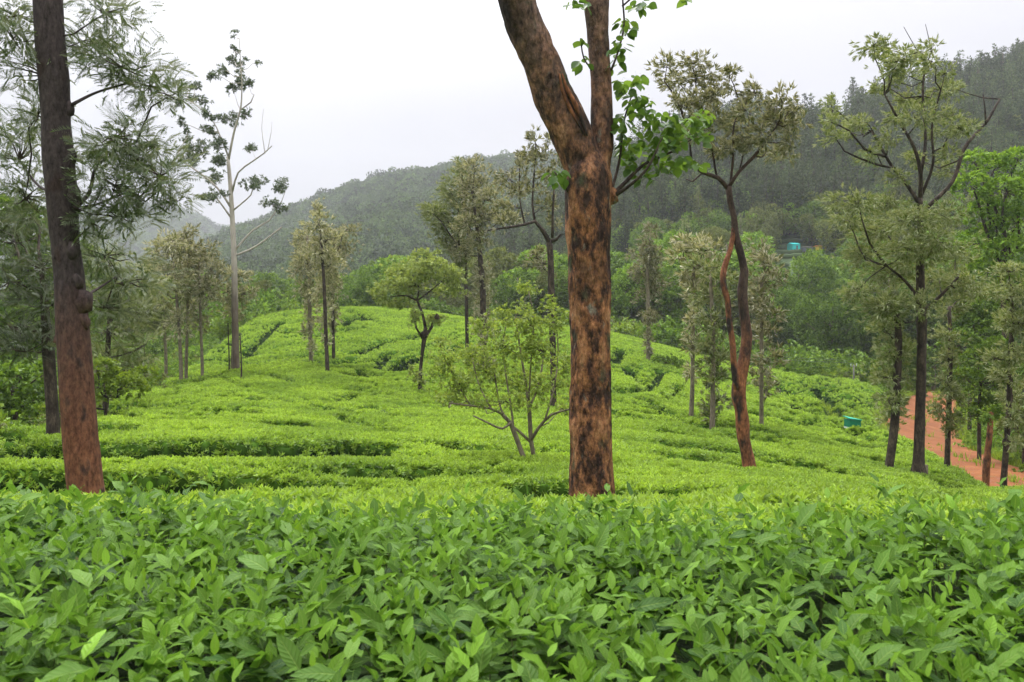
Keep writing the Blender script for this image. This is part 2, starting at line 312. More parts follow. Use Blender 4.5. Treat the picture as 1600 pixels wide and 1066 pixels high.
_Pm = np.hstack([np.ones((len(_A), 1)), _A]); _S = np.block([[_K, _Pm], [_Pm.T, np.zeros((3, 3))]])
_w = np.linalg.solve(_S, np.concatenate([_cp[:, 2], np.zeros(3)]))
def G(x, y):
    x = np.atleast_1d(np.asarray(x, float)); y = np.atleast_1d(np.asarray(y, float)); sh = np.broadcast(x, y).shape
    x, y = np.broadcast_arrays(x, y); x = x.ravel(); y = y.ravel()
    yc = np.clip(y, 3, 125); u = np.clip(x / np.maximum(yc, y), -1.2, 1.2); Q = np.stack([u * 2.2, np.log(yc)], 1)
    out = np.empty(len(Q))
    for i in range(0, len(Q), 40000):
        q = Q[i:i + 40000]; r2 = ((q[:, None] - _A[None]) ** 2).sum(2)
        out[i:i + 40000] = (.5 * r2 * np.log(r2 + 1e-12)) @ _w[:-3] + _w[-3] + q @ _w[-2:]
    k = np.clip((3 - y) / 2, 0, 1); out = out * (1 - k) + (-1.78) * k
    k = np.clip((y - 110) / 40, 0, 1); out = out * (1 - k) + (-12) * k
    return out.reshape(sh)
def g1(x, y): return float(G(x, y)[0])

def ax(a, b, s0, s1):   # spacing grows away from the middle zone
    return np.unique(np.concatenate([a, b, s0, s1]))
gx = np.unique(np.round(np.concatenate([np.arange(-60, 60.1, .75), -60 - 6 * 1.13 ** np.arange(1, 40), 60 + 6 * 1.13 ** np.arange(1, 40)]), 3)); gx = gx[(gx > -1500) & (gx < 1500)]
gy = np.unique(np.round(np.concatenate([np.arange(-6, 90, .6), -6 - 3 * 1.2 ** np.arange(1, 30), 90 + 1.5 * 1.11 ** np.arange(0, 50)]), 3)); gy = gy[(gy > -150) & (gy < 1420)]
def grid_faces(nr, nc):
    i = np.arange(nr - 1)[:, None] * nc; j = np.arange(nc - 1)[None]
    return np.stack([i + j, i + j + 1, i + nc + j + 1, i + nc + j], -1).reshape(-1, 4)
X, Y = np.meshgrid(gx, gy); Z = G(X, Y) + .04 * fbm2(X, Y, 1.2, 3)
g = Geo(); g.add(np.stack([X.ravel(), Y.ravel(), Z.ravel()], 1), [grid_faces(len(gy), len(gx))])
obj('ground', g.mesh('ground', M['soil']), kind='structure')

# road
rc = [(1478, 86), (1468, 76), (1462, 66), (1452, 57), (1442, 49), (1442, 43), (1462, 37.5), (1505, 32.5), (1555, 28), (1615, 24), (1700, 20.5), (1830, 17.5), (2050, 14)]
P = np.array([[(a - 800) / F * d, d, 0] for a, d in rc]); P, Rr = resample(P, np.array([1.6, 1.7, 1.9, 2.0, 2.2, 2.4, 2.2, 1.9, 1.7, 1.7, 1.7, 1.7, 1.7]), .5)
T = np.gradient(P, axis=0); T /= np.linalg.norm(T, axis=1)[:, None]; S = np.stack([T[:, 1], -T[:, 0], 0 * T[:, 0]], 1)
ts = np.linspace(-1, 1, 15); V = []
for k, t in enumerate(ts):
    wob = 1 + .12 * np.sin(np.arange(len(P)) * .45 + (t > 0) * 2) * abs(t)
    q = P + S * (t * Rr * wob)[:, None]; z = G(q[:, 0], q[:, 1]) + .12 + .03 * fbm2(q[:, 0], q[:, 1], .6, 5) - .05 * np.exp(-((abs(t) - .5) / .12) ** 2) - (.30 if abs(t) > .99 else 0)
    V.append(np.stack([q[:, 0], q[:, 1], z], 1))
V = np.stack(V, 1); g = Geo(); g.add(V.reshape(-1, 3), [grid_faces(len(P), len(ts))]); obj('dirt_road', g.mesh('dirt_road', M['road']), kind='structure')
ROADP = P; ROADR = Rr
def road_dist(x, y):
    x = np.atleast_1d(x); y = np.atleast_1d(y)
    return np.min(np.hypot(x[:, None] - ROADP[None, :, 0], y[:, None] - ROADP[None, :, 1]) - ROADR[None], axis=1)

# hills: ridge profile (photo px -> ridge row), foot distance/height, ridge distance
def hill(name, prof, dfoot, dridge, zfoot, mat, amp, nsc, umin=-600, umax=2600, power=1.0):
    pr = np.array(prof, float)
    def H(x, y):
        x = np.asarray(x, float); y = np.asarray(y, float)
        px = x / y * F + 800; zr = -(np.interp(px, pr[:, 0], pr[:, 1]) - HY) / F * dridge
        t = (y - dfoot) / (dridge - dfoot); tt = np.clip(t, 0, 1) ** power
        z = zfoot + (zr - zfoot) * tt; z = np.where(t > 1, zr - (t - 1) * 60 - np.clip(t - 1, 0, 9) ** 2 * 40, z)
        return z + amp * fbm2(x, y, nsc, 11, 4) * np.clip(t * 3, 0, 1) * np.clip((1.3 - t) * 2, .3, 1)
    us = (np.linspace(umin, umax, 330) - 800) / F; ds = np.linspace(dfoot, dridge * 1.2, 90)
    U, D = np.meshgrid(us, ds); Xh = U * D; Zh = H(Xh, D) - np.where(D <= dfoot + 1e-6, 3, 0)
    gg = Geo(); gg.add(np.stack([Xh.ravel(), D.ravel(), Zh.ravel()], 1), [grid_faces(len(ds), len(us))])
    obj(name, gg.mesh(name, mat), kind='structure'); return H
HA = hill('far_hill', [(-600, 330), (0, 352), (120, 352), (200, 342), (244, 336), (300, 352), (340, 370), (420, 392), (600, 410), (2600, 420)], 640, 1100, -14, M['hillfar'], 11, 80, umin=-420, umax=1200)
HB = hill('wooded_hill', [(-600, 500), (200, 478), (270, 450), (320, 418), (360, 390), (400, 376), (440, 362), (500, 340), (560, 320), (620, 303), (700, 286), (760, 277), (850, 274), (950, 270), (1100, 235), (1300, 200), (2600, 150)], 230, 640, -14, M['hillfar'], 10, 60, umin=-300, umax=1900)
HC = hill('terraced_hill', [(-600, 520), (560, 500), (660, 460), (760, 410), (850, 350), (950, 290), (1030, 240), (1120, 212), (1200, 200), (1300, 190), (1400, 170), (1500, 145), (1600, 122), (1800, 90), (2600, 30)], 108, 262, -13, M['hilltea'], 2.5, 30)

# ------------------------------------------------------------------ leaf sprigs (prototype geometry, main axis +X)
def diamond(base, d, side, ln, wd, fold=.25, up=np.array([0, 0, 1.])):
    d = d / np.linalg.norm(d); n = np.cross(d, side); n /= np.linalg.norm(n) + 1e-9; s = np.cross(n, d)
    mid = base + d * ln * .45 + n * ln * .06
    return np.array([base, mid + s * wd * .5 + n * wd * fold, base + d * ln - n * ln * .05, mid - s * wd * .5 + n * wd * fold])
def sprig(kind, rng):
    V = []; T = []
    def put(b, d, s, l, w, t): V.append(diamond(np.array(b, float), np.array(d, float), np.array(s, float), l, w)); T.append(np.full(4, t))
    if kind == 'frond':
        n = 10
        for i in range(n):
            t = (i + .6) / n; b = [t * .85, 0, -.22 * t * t]; ll = .33 * (1 - .55 * abs(t - .35)) * rng.uniform(.85, 1.1)
            for sg in (-1, 1): put(b, [.65, sg * .85, rng.uniform(-.35, .05) - .2 * t], [0, 0.2, 1], ll, .052, rng.uniform(0, 1))
        put([.85, 0, -.16], [1, 0, -.3], [0, 1, 0], .25, .06, .6)
    elif kind == 'oak':
        for i in range(7):
            a = rng.uniform(0, 2 * np.pi); c = rng.uniform(.1, .75)
            put([rng.uniform(0, .3), 0, 0], [1, c * math.cos(a), c * math.sin(a)], rng.normal(size=3), rng.uniform(.6, 1.), rng.uniform(.13, .2), rng.uniform(0, 1))
    elif kind == 'broad':
        for i in range(6):
            a = rng.uniform(0, 2 * np.pi); c = rng.uniform(.3, 1.3)
            put([rng.uniform(-.1, .35), rng.uniform(-.2, .2), rng.uniform(-.2, .2)], [.8, c * math.cos(a), c * math.sin(a) - .2], [rng.normal() * .4, rng.normal() * .4, 1] if i % 2 else rng.normal(size=3), rng.uniform(.45, .75), rng.uniform(.26, .38), rng.uniform(0, 1))
    elif kind == 'gum':
        for i in range(8):
            a = rng.uniform(0, 2 * np.pi); c = rng.uniform(.3, 1.5)
            put([rng.uniform(-.1, .3), 0, 0], [.5, c * math.cos(a), c * math.sin(a) - .3], rng.normal(size=3), rng.uniform(.5, .8), rng.uniform(.14, .22), rng.uniform(0, 1))
    elif kind == 'tea':      # +X is up here as well: whorl round the shoot
        for i in range(8):
            a = i * 2.4 + rng.uniform(-.4, .4); c = [.35, .5, .9, 1.1, 1.5, 1.7, 2.2, 2.6][i] * rng.uniform(.8, 1.2); l = [.55, .6, .75, .85, .9, .9, .9, .8][i]
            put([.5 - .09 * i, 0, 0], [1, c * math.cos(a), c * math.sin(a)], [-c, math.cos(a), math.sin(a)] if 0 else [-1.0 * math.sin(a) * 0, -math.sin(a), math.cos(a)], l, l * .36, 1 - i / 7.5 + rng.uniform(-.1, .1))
    V = np.array(V).reshape(-1, 3); n = len(V) // 4
    return V, np.arange(4 * n).reshape(n, 4), np.concatenate(T)
PROTO = {k: [sprig(k, np.random.default_rng(7 + i)) for i in range(6)] for k in ('frond', 'oak', 'broad', 'gum', 'tea')}

def place_sprigs(geo, kind, pos, dirs, size, rng, mat=0, tone_mul=.6):
    N_ = len(pos); dirs = dirs / (np.linalg.norm(dirs, axis=1)[:, None] + 1e-9)
    r = rng.normal(size=(N_, 3)); r[:, 2] *= .45
    B = np.cross(dirs, r); B /= np.linalg.norm(B, axis=1)[:, None] + 1e-9; C = np.cross(dirs, B)
    flip = (C[:, 2] < 0) & (rng.uniform(size=N_) < .8); C[flip] *= -1; B[flip] *= -1
    R = np.stack([dirs, B, C], 2); sz = size * rng.uniform(.7, 1.25, N_)
    tn = rng.uniform(0, 1, N_); which = rng.integers(0, len(PROTO[kind]), N_)
    for k, (PV, PF, PT) in enumerate(PROTO[kind]):
        s = which == k
        if not s.any(): continue
        n = s.sum(); V = np.einsum('nij,mj->nmi', R[s], PV) * sz[s][:, None, None] + pos[s][:, None, :]
        Fc = PF[None] + (np.arange(n) * len(PV))[:, None, None]
        T = np.clip(PT[None] * (1 - tone_mul) + tn[s][:, None] * tone_mul, 0, 1)
        geo.add(V.reshape(-1, 3), [Fc.reshape(-1, 4)], T.ravel(), mat)

def crown_geo(geo, clumps, kind, size, dens, rng, skel=None, twig=True, wind=(-.25, 0, .12), sub=None, spread=.38, droop=0., shell=False):
    """clumps: list of (centre(3), radii(3)); leaves gather round sub-centres so that gaps stay open"""
    wind = np.array(wind)
    for c, r in clumps:
        c = np.asarray(c, float); r = np.asarray(r, float)
        vol = (r[0] * r[2]); n = int(dens * vol / size ** 2) + 3
        ns_ = sub or int(np.clip(n / 14, 3, 16))
        q = rng.normal(size=(ns_, 3)); q /= np.linalg.norm(q, axis=1)[:, None]; q *= rng.uniform(.25, .95, ns_)[:, None] ** .6
        sc_ = c + q * r
        w = rng.integers(0, ns_, n); off = rng.normal(size=(n, 3)) * r * spread * rng.uniform(.5, 1.2, ns_)[w][:, None]
        pos = sc_[w] + off * np.array([1, 1, .75]) + wind * 0
        if shell:
            qq = rng.normal(size=(n, 3)); qq[:, 2] += .55; qq /= np.linalg.norm(qq, axis=1)[:, None]; off = qq * r * rng.uniform(.82, 1.12, n)[:, None]; pos = c + off
        out = (pos - c) / r; dirs = out * .6 + off / (np.linalg.norm(off, axis=1)[:, None] + 1e-6) * .7 + rng.normal(size=(n, 3)) * .45 + wind + np.array([0, 0, .15 - droop])
        place_sprigs(geo, kind, pos, dirs, size, rng)
        if twig and skel is not None:
            for s in sc_:
                dd = np.linalg.norm(skel - c, axis=1); k = np.argmin(np.linalg.norm(skel - s, axis=1) * .6 + dd)
                a = skel[k]; mid = (a + s) / 2 + rng.normal(size=3) * .06 * np.linalg.norm(s - a) + np.array([0, 0, -.05 * np.linalg.norm(s - a)])
                w0 = size * .045 + .002
                tube(geo, [a, mid, s], [w0, w0 * .7, w0 * .3], 4, 10, mat=1)

def tree(name, label, cat, d, trunk, clumps, leaf, size, lmat, bark='bark_dark', twigm='twig', limbs=(), dens=9, dz=1., seed=1, group=None,
         sides=10, amp=.08, auto=True, limb_bark=None, sink=.0, twig=True, crown_name='crown', yspread=1., wind=(-.25, 0, .12), knots=(), step=None, spread=.38, droop=0., autow=.35, shell=False, limbw=1., hf=0.):
    """trunk: [(px,py,width_px)], limbs: lists of (px,py,width_px[,dy]), clumps: [(px,py,rx,ry[,dy])] in photo pixels at distance d"""
    rng = np.random.default_rng(seed); s = d / F; dens = dens * {'frond': 8.0, 'gum': 1.6, 'oak': 4.2, 'broad': 3.4}[leaf]
    bx, by = (trunk[0][0] - 800) * s, d; gz = g1(bx, by)
    base = np.array([bx, by, gz]); root = thing(name, label, cat, base, group)
    def pts(ls, jit=0):
        P = []; R = []; ph = rng.uniform(0, 6)
        for i, q in enumerate(ls):
            dy = q[3] if len(q) > 3 else jit * i * .12
            dd = d + dy; P.append(W(q[0], q[1], dd)); R.append(max(.004, q[2] * .5 / F * dd * (limbw if jit else 1)))
        return np.array(P), np.array(R)
    P, R = pts(trunk)
    if P[0, 2] > gz - .1: P = np.vstack([[P[0, 0], P[0, 1], gz - .15], P]); R = np.concatenate([[R[0] * 1.12], R])
    st = step or max(.12, d * .012)
    gt = Geo(); tube(gt, P, R, sides, st, amp, 2.2 / max(.15, R.max() * 4), seed, hf=hf)
    for (kx, ky, kr, kdy) in knots:
        c = W(kx, ky, d + kdy); rr = kr * s
        a = np.linspace(0, np.pi, 7)[1:-1]; b = np.linspace(0, 2 * np.pi, 10, endpoint=False)
        A, B = np.meshgrid(a, b, indexing='ij'); Q = np.stack([np.sin(A) * np.cos(B), np.sin(A) * np.sin(B), np.cos(A) * 1.4], -1).reshape(-1, 3)
        Q *= (1 + .7 * fbm(Q * 1.3 + kx, 5, 3))[:, None]; Q[:, 1] *= .8; V = np.vstack([c + Q * rr, c + [0, 0, 1.4 * rr], c - [0, 0, 1.4 * rr]])
        Fq = []; nb = len(b)
        for i in range(len(a) - 1):
            for j in range(nb): Fq.append([i * nb + j, (i + 1) * nb + j, (i + 1) * nb + (j + 1) % nb, i * nb + (j + 1) % nb])
        Ft = [[len(Q), j, (j + 1) % nb] for j in range(nb)] + [[len(Q) + 1, (len(a) - 1) * nb + (j + 1) % nb, (len(a) - 1) * nb + j] for j in range(nb)]
        gt.add(V, [np.array(Fq), np.array(Ft)])
    obj('trunk', gt.mesh('trunk', M[bark], origin=base), root)
    sk, _ = resample(P, R, .4); skel = [sk[int(len(sk) * .25):]]
    for li, lb in enumerate(limbs):
        LP, LR = pts(lb, rng.uniform(-1, 1) * s * 60 + 1e-9)
        lg = Geo(); tube(lg, LP, LR, max(6, sides - 3), st, amp, 4, seed + 7 + li, hf=hf); obj('branch', lg.mesh('branch', M[(limb_bark or {}).get(li, bark)], origin=base), root)
        skel.append(resample(LP, LR, .3)[0])
    skel = np.vstack(skel)
    cl = []
    for c in clumps:
        dy = c[4] if len(c) > 4 else rng.uniform(-1, 1) * yspread * s * 35
        cl.append((W(c[0], c[1], d + dy), np.array([c[2] * s, (c[2] + c[3]) * .5 * s, c[3] * s])))
    if auto:
        gb = Geo(); add = []
        for c, r in cl:
            dv = skel - c; cost = np.linalg.norm(dv, axis=1) + .8 * np.maximum(0, dv[:, 2] + .25 * np.linalg.norm(dv[:, :2], axis=1)); a = skel[np.argmin(cost)]
            ln = np.linalg.norm(c - a)
            if ln < .2: continue
            m1_ = a * .6 + c * .4 + np.array([0, 0, -.10 * ln]) + rng.normal(size=3) * .04 * ln; m2_ = a * .25 + c * .75 + rng.normal(size=3) * .05 * ln
            w0 = max(.008, min(R[-1] * 1.0, .012 + ln * .02)) * (autow / .35); PP = np.array([a, m1_, m2_, c]); tube(gb, PP, [w0, w0 * .8, w0 * .6, w0 * .3], 5, .5, 0)
            add.append(resample(PP, np.ones(4), .25)[0])
        if gb.n: obj('branchwork', gb.mesh('branchwork', M[bark if bark != 'bark_patchy' else 'bark_dark'], origin=base), root, kind='stuff')
        if add: skel = np.vstack([skel] + add)
    if cl:
        gc = Geo(); crown_geo(gc, cl, leaf, size, dens, rng, skel, twig, wind=wind, spread=spread, droop=droop, shell=shell)
        obj(crown_name, gc.mesh('crown', [M[lmat], M[twigm]], origin=base), root)
    return root, skel, cl, base

# ------------------------------------------------------------------ geometry-node scatter for uncountable stuff
def scatter(name, pos, rot, scl, idx, protos, **props):
    """one object: a cloud of points that each carry one of the prototype meshes"""
    me = bpy.data.meshes.new(name); n = len(pos)
    me.vertices.add(n); me.vertices.foreach_set('co', np.asarray(pos, np.float32).ravel())
    a = me.attributes.new('rot', 'FLOAT_VECTOR', 'POINT'); a.data.foreach_set('vector', np.asarray(rot, np.float32).ravel())
    a = me.attributes.new('scl', 'FLOAT', 'POINT'); a.data.foreach_set('value', np.asarray(scl, np.float32))
    a = me.attributes.new('idx', 'INT', 'POINT'); a.data.foreach_set('value', np.asarray(idx, np.int32))
    me.update(); o = obj(name, me, **props)
    col = bpy.data.collections.new(name + '_kinds')
    for i, pm in enumerate(protos):
        col.objects.link(bpy.data.objects.new('%s_kind_%02d' % (name, i), pm))
    t = bpy.data.node_groups.new(name + '_scatter', 'GeometryNodeTree')
    t.interface.new_socket('Geometry', in_out='INPUT', socket_type='NodeSocketGeometry'); t.interface.new_socket('Geometry', in_out='OUTPUT', socket_type='NodeSocketGeometry')
    N = t.nodes; L = t.links
    gi = N.new('NodeGroupInput'); go = N.new('NodeGroupOutput'); ci = N.new('GeometryNodeCollectionInfo'); ci.inputs['Collection'].default_value = col
    ci.inputs['Separate Children'].default_value = True; ci.inputs['Reset Children'].default_value = True
    ip = N.new('GeometryNodeInstanceOnPoints'); ip.inputs['Pick Instance'].default_value = True
    def na(nm, ty):
        x = N.new('GeometryNodeInputNamedAttribute'); x.data_type = ty; x.inputs['Name'].default_value = nm
        return [s for s in x.outputs if s.enabled and s.name == 'Attribute'][0]
    L.new(gi.outputs[0], ip.inputs['Points']); L.new(ci.outputs[0], ip.inputs['Instance'])
    L.new(na('idx', 'INT'), ip.inputs['Instance Index']); L.new(na('rot', 'FLOAT_VECTOR'), ip.inputs['Rotation']); L.new(na('scl', 'FLOAT'), ip.inputs['Scale'])
    L.new(ip.outputs[0], go.inputs[0])
    md = o.modifiers.new('scatter', 'NODES'); md.node_group = t
    return o

# ------------------------------------------------------------------ plucked tea field: flat-topped bushes with winding picking lanes
dmax_pts = np.array([(-600, 10), (-300, 12), (-60, 16), (0, 20), (100, 23), (180, 30), (240, 38), (262, 46), (350, 66), (420, 84), (500, 92), (700, 95), (900, 84), (960, 76), (1200, 70), (1330, 66), (1375, 58), (1398, 50), (1408, 43), (1422, 36), (1450, 31), (1500, 27), (1560, 23.5), (1640, 19.5), (1750, 16), (2100, 11), (2600, 9)], float)
def dmax(px): return np.interp(px, dmax_pts[:, 0], dmax_pts[:, 1])
cols = np.arange(-500, 2101, 5.0); rows = 3.0 * 1.0065 ** np.arange(0, 538)
PX, D = np.meshgrid(cols, rows); Xf = (PX - 800) / F * D; Yf = D
GZ = G(Xf, Yf)
def pick(px, py, lo=3.3):
    """the point of the tea surface seen at a photo pixel"""
    ds = np.geomspace(lo, 98, 260); z = G((px - 800) / F * ds, ds) + TEA_H; row = HY - z / ds * F
    k = np.argmax(row <= py) if (row <= py).any() else len(ds) - 1
    if k > 0:
        a = row[k - 1]; b = row[k]; t = (a - py) / (a - b + 1e-9); d = ds[k - 1] + (ds[k] - ds[k - 1]) * min(max(t, 0), 1)
    else: d = ds[0]
    return np.array([(px - 800) / F * d, d])
rng = np.random.default_rng(11)
lanes = [  # (half width m, depth m, [(px,py)...])
    (.42, .75, [(-60, 694), (40, 694), (100, 696), (180, 697), (250, 693), (320, 694), (400, 695), (470, 697), (540, 699), (578, 693)]),
    (.40, .7, [(-30, 742), (15, 742), (60, 746), (92, 748)]), (.42, .8, [(305, 746), (350, 748), (395, 749), (440, 746)]),
    (.16, .4, [(570, 733), (610, 735), (655, 732)]), (.2, .6, [(850, 757), (885, 766), (905, 768)]),
    (.35, .8, [(242, 592), (270, 586), (300, 578), (318, 570), (322, 556), (336, 540), (350, 526), (353, 512)]),
    (.2, .6, [(384, 558), (392, 545), (405, 534), (425, 512), (440, 503)]), (.15, .5, [(335, 548), (365, 536), (372, 520)]),
    (.3, .6, [(536, 508), (545, 498), (570, 495)]), (.16, .5, [(556, 552), (575, 545), (597, 535), (640, 528), (665, 520)]),
    (.15, .5, [(520, 566), (535, 565), (550, 559)]), (.16, .5, [(588, 573), (597, 563), (606, 552)]), (.4, .7, [(618, 577), (626, 569), (641, 560), (655, 556)]),
    (.13, .4, [(500, 571), (545, 573), (600, 574)]), (.2, .5, [(563, 577), (568, 585)]), (.15, .4, [(665, 540), (700, 532), (720, 524)]),
    (.25, .6, [(700, 548), (715, 540), (730, 535)]), (.12, .4, [(480, 556), (500, 552)]),
    (.22, .6, [(958, 566), (966, 556), (970, 546)]), (.2, .6, [(980, 573), (986, 577), (987, 585)]), (.16, .5, [(958, 612), (985, 609), (1008, 606), (1022, 597), (1032, 578)]),
    (.15, .5, [(1038, 620), (1045, 614), (1058, 608), (1062, 600)]), (.13, .5, [(962, 624), (1000, 632), (1050, 648), (1105, 668), (1150, 680)]), (.13, .4, [(960, 644), (985, 646), (1015, 652)]),
    (.14, .5, [(1000, 622), (1022, 630), (1040, 645)]), (.2, .5, [(1212, 718), (1260, 724), (1300, 731), (1325, 738)]), (.15, .45, [(1050, 690), (1090, 697), (1130, 702)]),
    (.25, .7, [(1208, 598), (1225, 606), (1232, 612)]), (.25, .7, [(1270, 603), (1285, 612), (1292, 622), (1305, 640), (1312, 650)]), (.2, .6, [(1180, 645), (1215, 652), (1250, 660)]), (.2, .6, [(1240, 628), (1262, 640)]),
    (.2, .6, [(1330, 672), (1350, 680), (1375, 686), (1400, 690)]), (.2, .6, [(1315, 688), (1350, 692)]), (.15, .5, [(1040, 672), (1075, 676)]),
    (.12, .35, [(60, 668), (110, 672)]), (.12, .35, [(420, 660), (480, 664)]), (.12, .35, [(150, 636), (200, 632), (270, 634)]), (.12, .35, [(330, 640), (400, 644)]), (.13, .4, [(700, 690), (740, 696), (800, 700)]),
    (.15, .4, [(1100, 716), (1150, 722)]), (.15, .4, [(1340, 712), (1390, 722)]), (.15, .4, [(1440, 738), (1500, 752)])]
NL0 = len(lanes)
for _ in range(170):    # small irregular picking lanes that follow the contour, denser on the far slopes
    px = rng.uniform(-100, 1500); dd = min(rng.uniform(16, 90), dmax(px) - 3)
    if dd < 12: continue
    z = G((px - 800) / F * dd, dd)[0] + TEA_H; py = HY - z / dd * F; n = rng.integers(3, 6); ln = rng.uniform(8, 26); sl = rng.normal() * .18 + (.22 if px > 950 else 0)
    lanes.append((rng.uniform(.07, .16), rng.uniform(.25, .5), [(px + i * ln, py + i * ln * sl + rng.normal() * 1.2) for i in range(n)]))
gap = np.zeros(D.shape); dips = np.zeros(D.shape)
wx = Xf + .16 * fbm2(Xf, Yf, .5, 21, 2); wy = Yf + .22 * fbm2(Xf, Yf, .6, 22, 2)
for li_, (hw, dep, pl) in enumerate(lanes):
    Q = np.array([pick(a, b) for a, b in pl])
    if np.any(np.linalg.norm(np.diff(Q, axis=0), axis=1) > 9): continue
    x0, y0 = Q.min(0) - 3; x1, y1 = Q.max(0) + 3
    s = (Xf > x0) & (Xf < x1) & (Yf > y0) & (Yf < y1)
    if not s.any(): continue
    p = np.stack([wx[s], wy[s]], 1); best = np.full(len(p), 1e9); pn = p.copy()
    for i in range(len(Q) - 1):
        a, b = Q[i], Q[i + 1]; ab = b - a; t = np.clip(((p - a) @ ab) / (ab @ ab + 1e-9), 0, 1); cq = a + t[:, None] * ab; dq = np.linalg.norm(p - cq, axis=1); bt = dq < best; pn[bt] = cq[bt]; best = np.minimum(best, dq)
    ym = Q[:, 1].mean(); near = np.clip((pn[:, 1] - p[:, 1]) / .25, 0, 1); dip = ((.34 if dep > .65 else .2) if ym < 22 else (.16 if ym < 48 else .06)) * (min(1, dep * 2) if li_ < NL0 else .4) * near * np.exp(-(best / 1.5) ** 2); dips[s] = np.maximum(dips[s], dip)
    hw2 = np.maximum(hw * 1.45 + .05, (.0068 if li_ < NL0 else .0042) * Yf[s]); v = dep * 1.15 * np.clip(1.3 - best / hw2, 0, 1) ** .6
    gap[s] = np.maximum(gap[s], v)
def cells(x, y, size, seed):
    gx_ = np.floor(x / size).astype(np.int64); gy_ = np.floor(y / size).astype(np.int64); f1 = np.full(x.shape, 9e9); f2 = f1.copy(); idc = np.zeros(x.shape)
    for i in (-1, 0, 1):
        for j in (-1, 0, 1):
            a = gx_ + i; b = gy_ + j; z = np.full_like(a, seed)
            cx = (a + .15 + .7 * _h3(a, b, z, 1)) * size; cy = (b + .15 + .7 * _h3(a, b, z, 2)) * size; d_ = np.hypot(x - cx, y - cy)
            n1 = d_ < f1; f2 = np.where(n1, f1, np.minimum(f2, d_)); idc = np.where(n1, _h3(a, b, z, 3), idc); f1 = np.where(n1, d_, f1)
    return f1, f2, idc
f1, f2, idc = cells(wx * 1.0, wy, 1.25, 5)
loose = np.clip((PX - 1130) / 150, 0, 1) * np.clip((D - 24) / 12, 0, 1)           # the right-hand slope has rounder, more separate bushes
loose = np.maximum(loose, .15 * np.clip((D - 30) / 20, 0, 1) * (fbm2(Xf, Yf, 9, 31, 2) > -.05))
edge = np.clip(1 - (f2 - f1) / (.17 + .34 * loose + .006 * D), 0, 1)
nm = np.clip(fbm2(Xf, Yf, 2.5, 8, 3) * 2 + .35, 0, 1)
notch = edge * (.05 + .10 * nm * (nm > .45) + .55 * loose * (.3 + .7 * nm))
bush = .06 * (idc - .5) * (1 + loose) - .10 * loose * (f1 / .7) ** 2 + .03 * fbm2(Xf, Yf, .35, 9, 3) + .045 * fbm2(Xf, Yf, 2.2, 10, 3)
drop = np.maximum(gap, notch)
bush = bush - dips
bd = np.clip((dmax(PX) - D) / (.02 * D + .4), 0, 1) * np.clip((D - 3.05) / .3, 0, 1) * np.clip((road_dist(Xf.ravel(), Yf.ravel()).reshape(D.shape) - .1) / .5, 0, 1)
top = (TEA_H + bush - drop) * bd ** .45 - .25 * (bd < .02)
Zf = GZ + top
keep = (bd > 0.0)
i = np.arange(len(rows) - 1)[:, None] * len(cols); j = np.arange(len(cols) - 1)[None]
Fq = np.stack([i + j, i + j + 1, i + len(cols) + j + 1, i + len(cols) + j], -1)
km = keep[:-1, :-1] | keep[1:, 1:] | keep[1:, :-1] | keep[:-1, 1:]
far_trim = ~((D[:-1, :-1] > 96))
Fq = Fq[km & far_trim]
g = Geo(); g.add(np.stack([Xf.ravel(), Yf.ravel(), Zf.ravel() - .05], 1), [Fq], np.clip(1 - drop.ravel() * 6, 0, 1))  # tone falls with gap depth, painting shade into the lanes
obj('tea_bush_wood', g.mesh('tea_bush_wood', M['tea_body_shaded']), kind='stuff')

def bil(A, px, d):
    c = np.clip((px - cols[0]) / 5.0, 0, len(cols) - 1.001); r = np.clip(np.log(d / 3.0) / math.log(1.0065), 0, len(rows) - 1.001)
    ci = c.astype(int); ri = r.astype(int); fc = c - ci; fr = r - ri
    return (A[ri, ci] * (1 - fc) + A[ri, ci + 1] * fc) * (1 - fr) + (A[ri + 1, ci] * (1 - fc) + A[ri + 1, ci + 1] * fc) * fr
dzdr = np.gradient(Zf, axis=0) / np.gradient(Yf, axis=0); dzdc = np.gradient(Zf, axis=1) / (5.0 / F * D)
tea_protos = []
for k, (PV, PF, PT) in enumerate(PROTO['tea']):
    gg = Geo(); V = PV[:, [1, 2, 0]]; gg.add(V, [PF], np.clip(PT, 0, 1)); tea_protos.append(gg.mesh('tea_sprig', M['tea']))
for k in range(3):
    PV, PF, PT = PROTO['tea'][k]; gg = Geo(); gg.add(PV[:, [1, 2, 0]], [PF], np.clip(PT, 0, 1)); tea_protos.append(gg.mesh('tea_side_sprig_shaded', M['tea_side_shaded']))  # same sprigs in the darker leaf colour, painted shade for lane walls
pos = []; rot = []; scl = []; kid = []
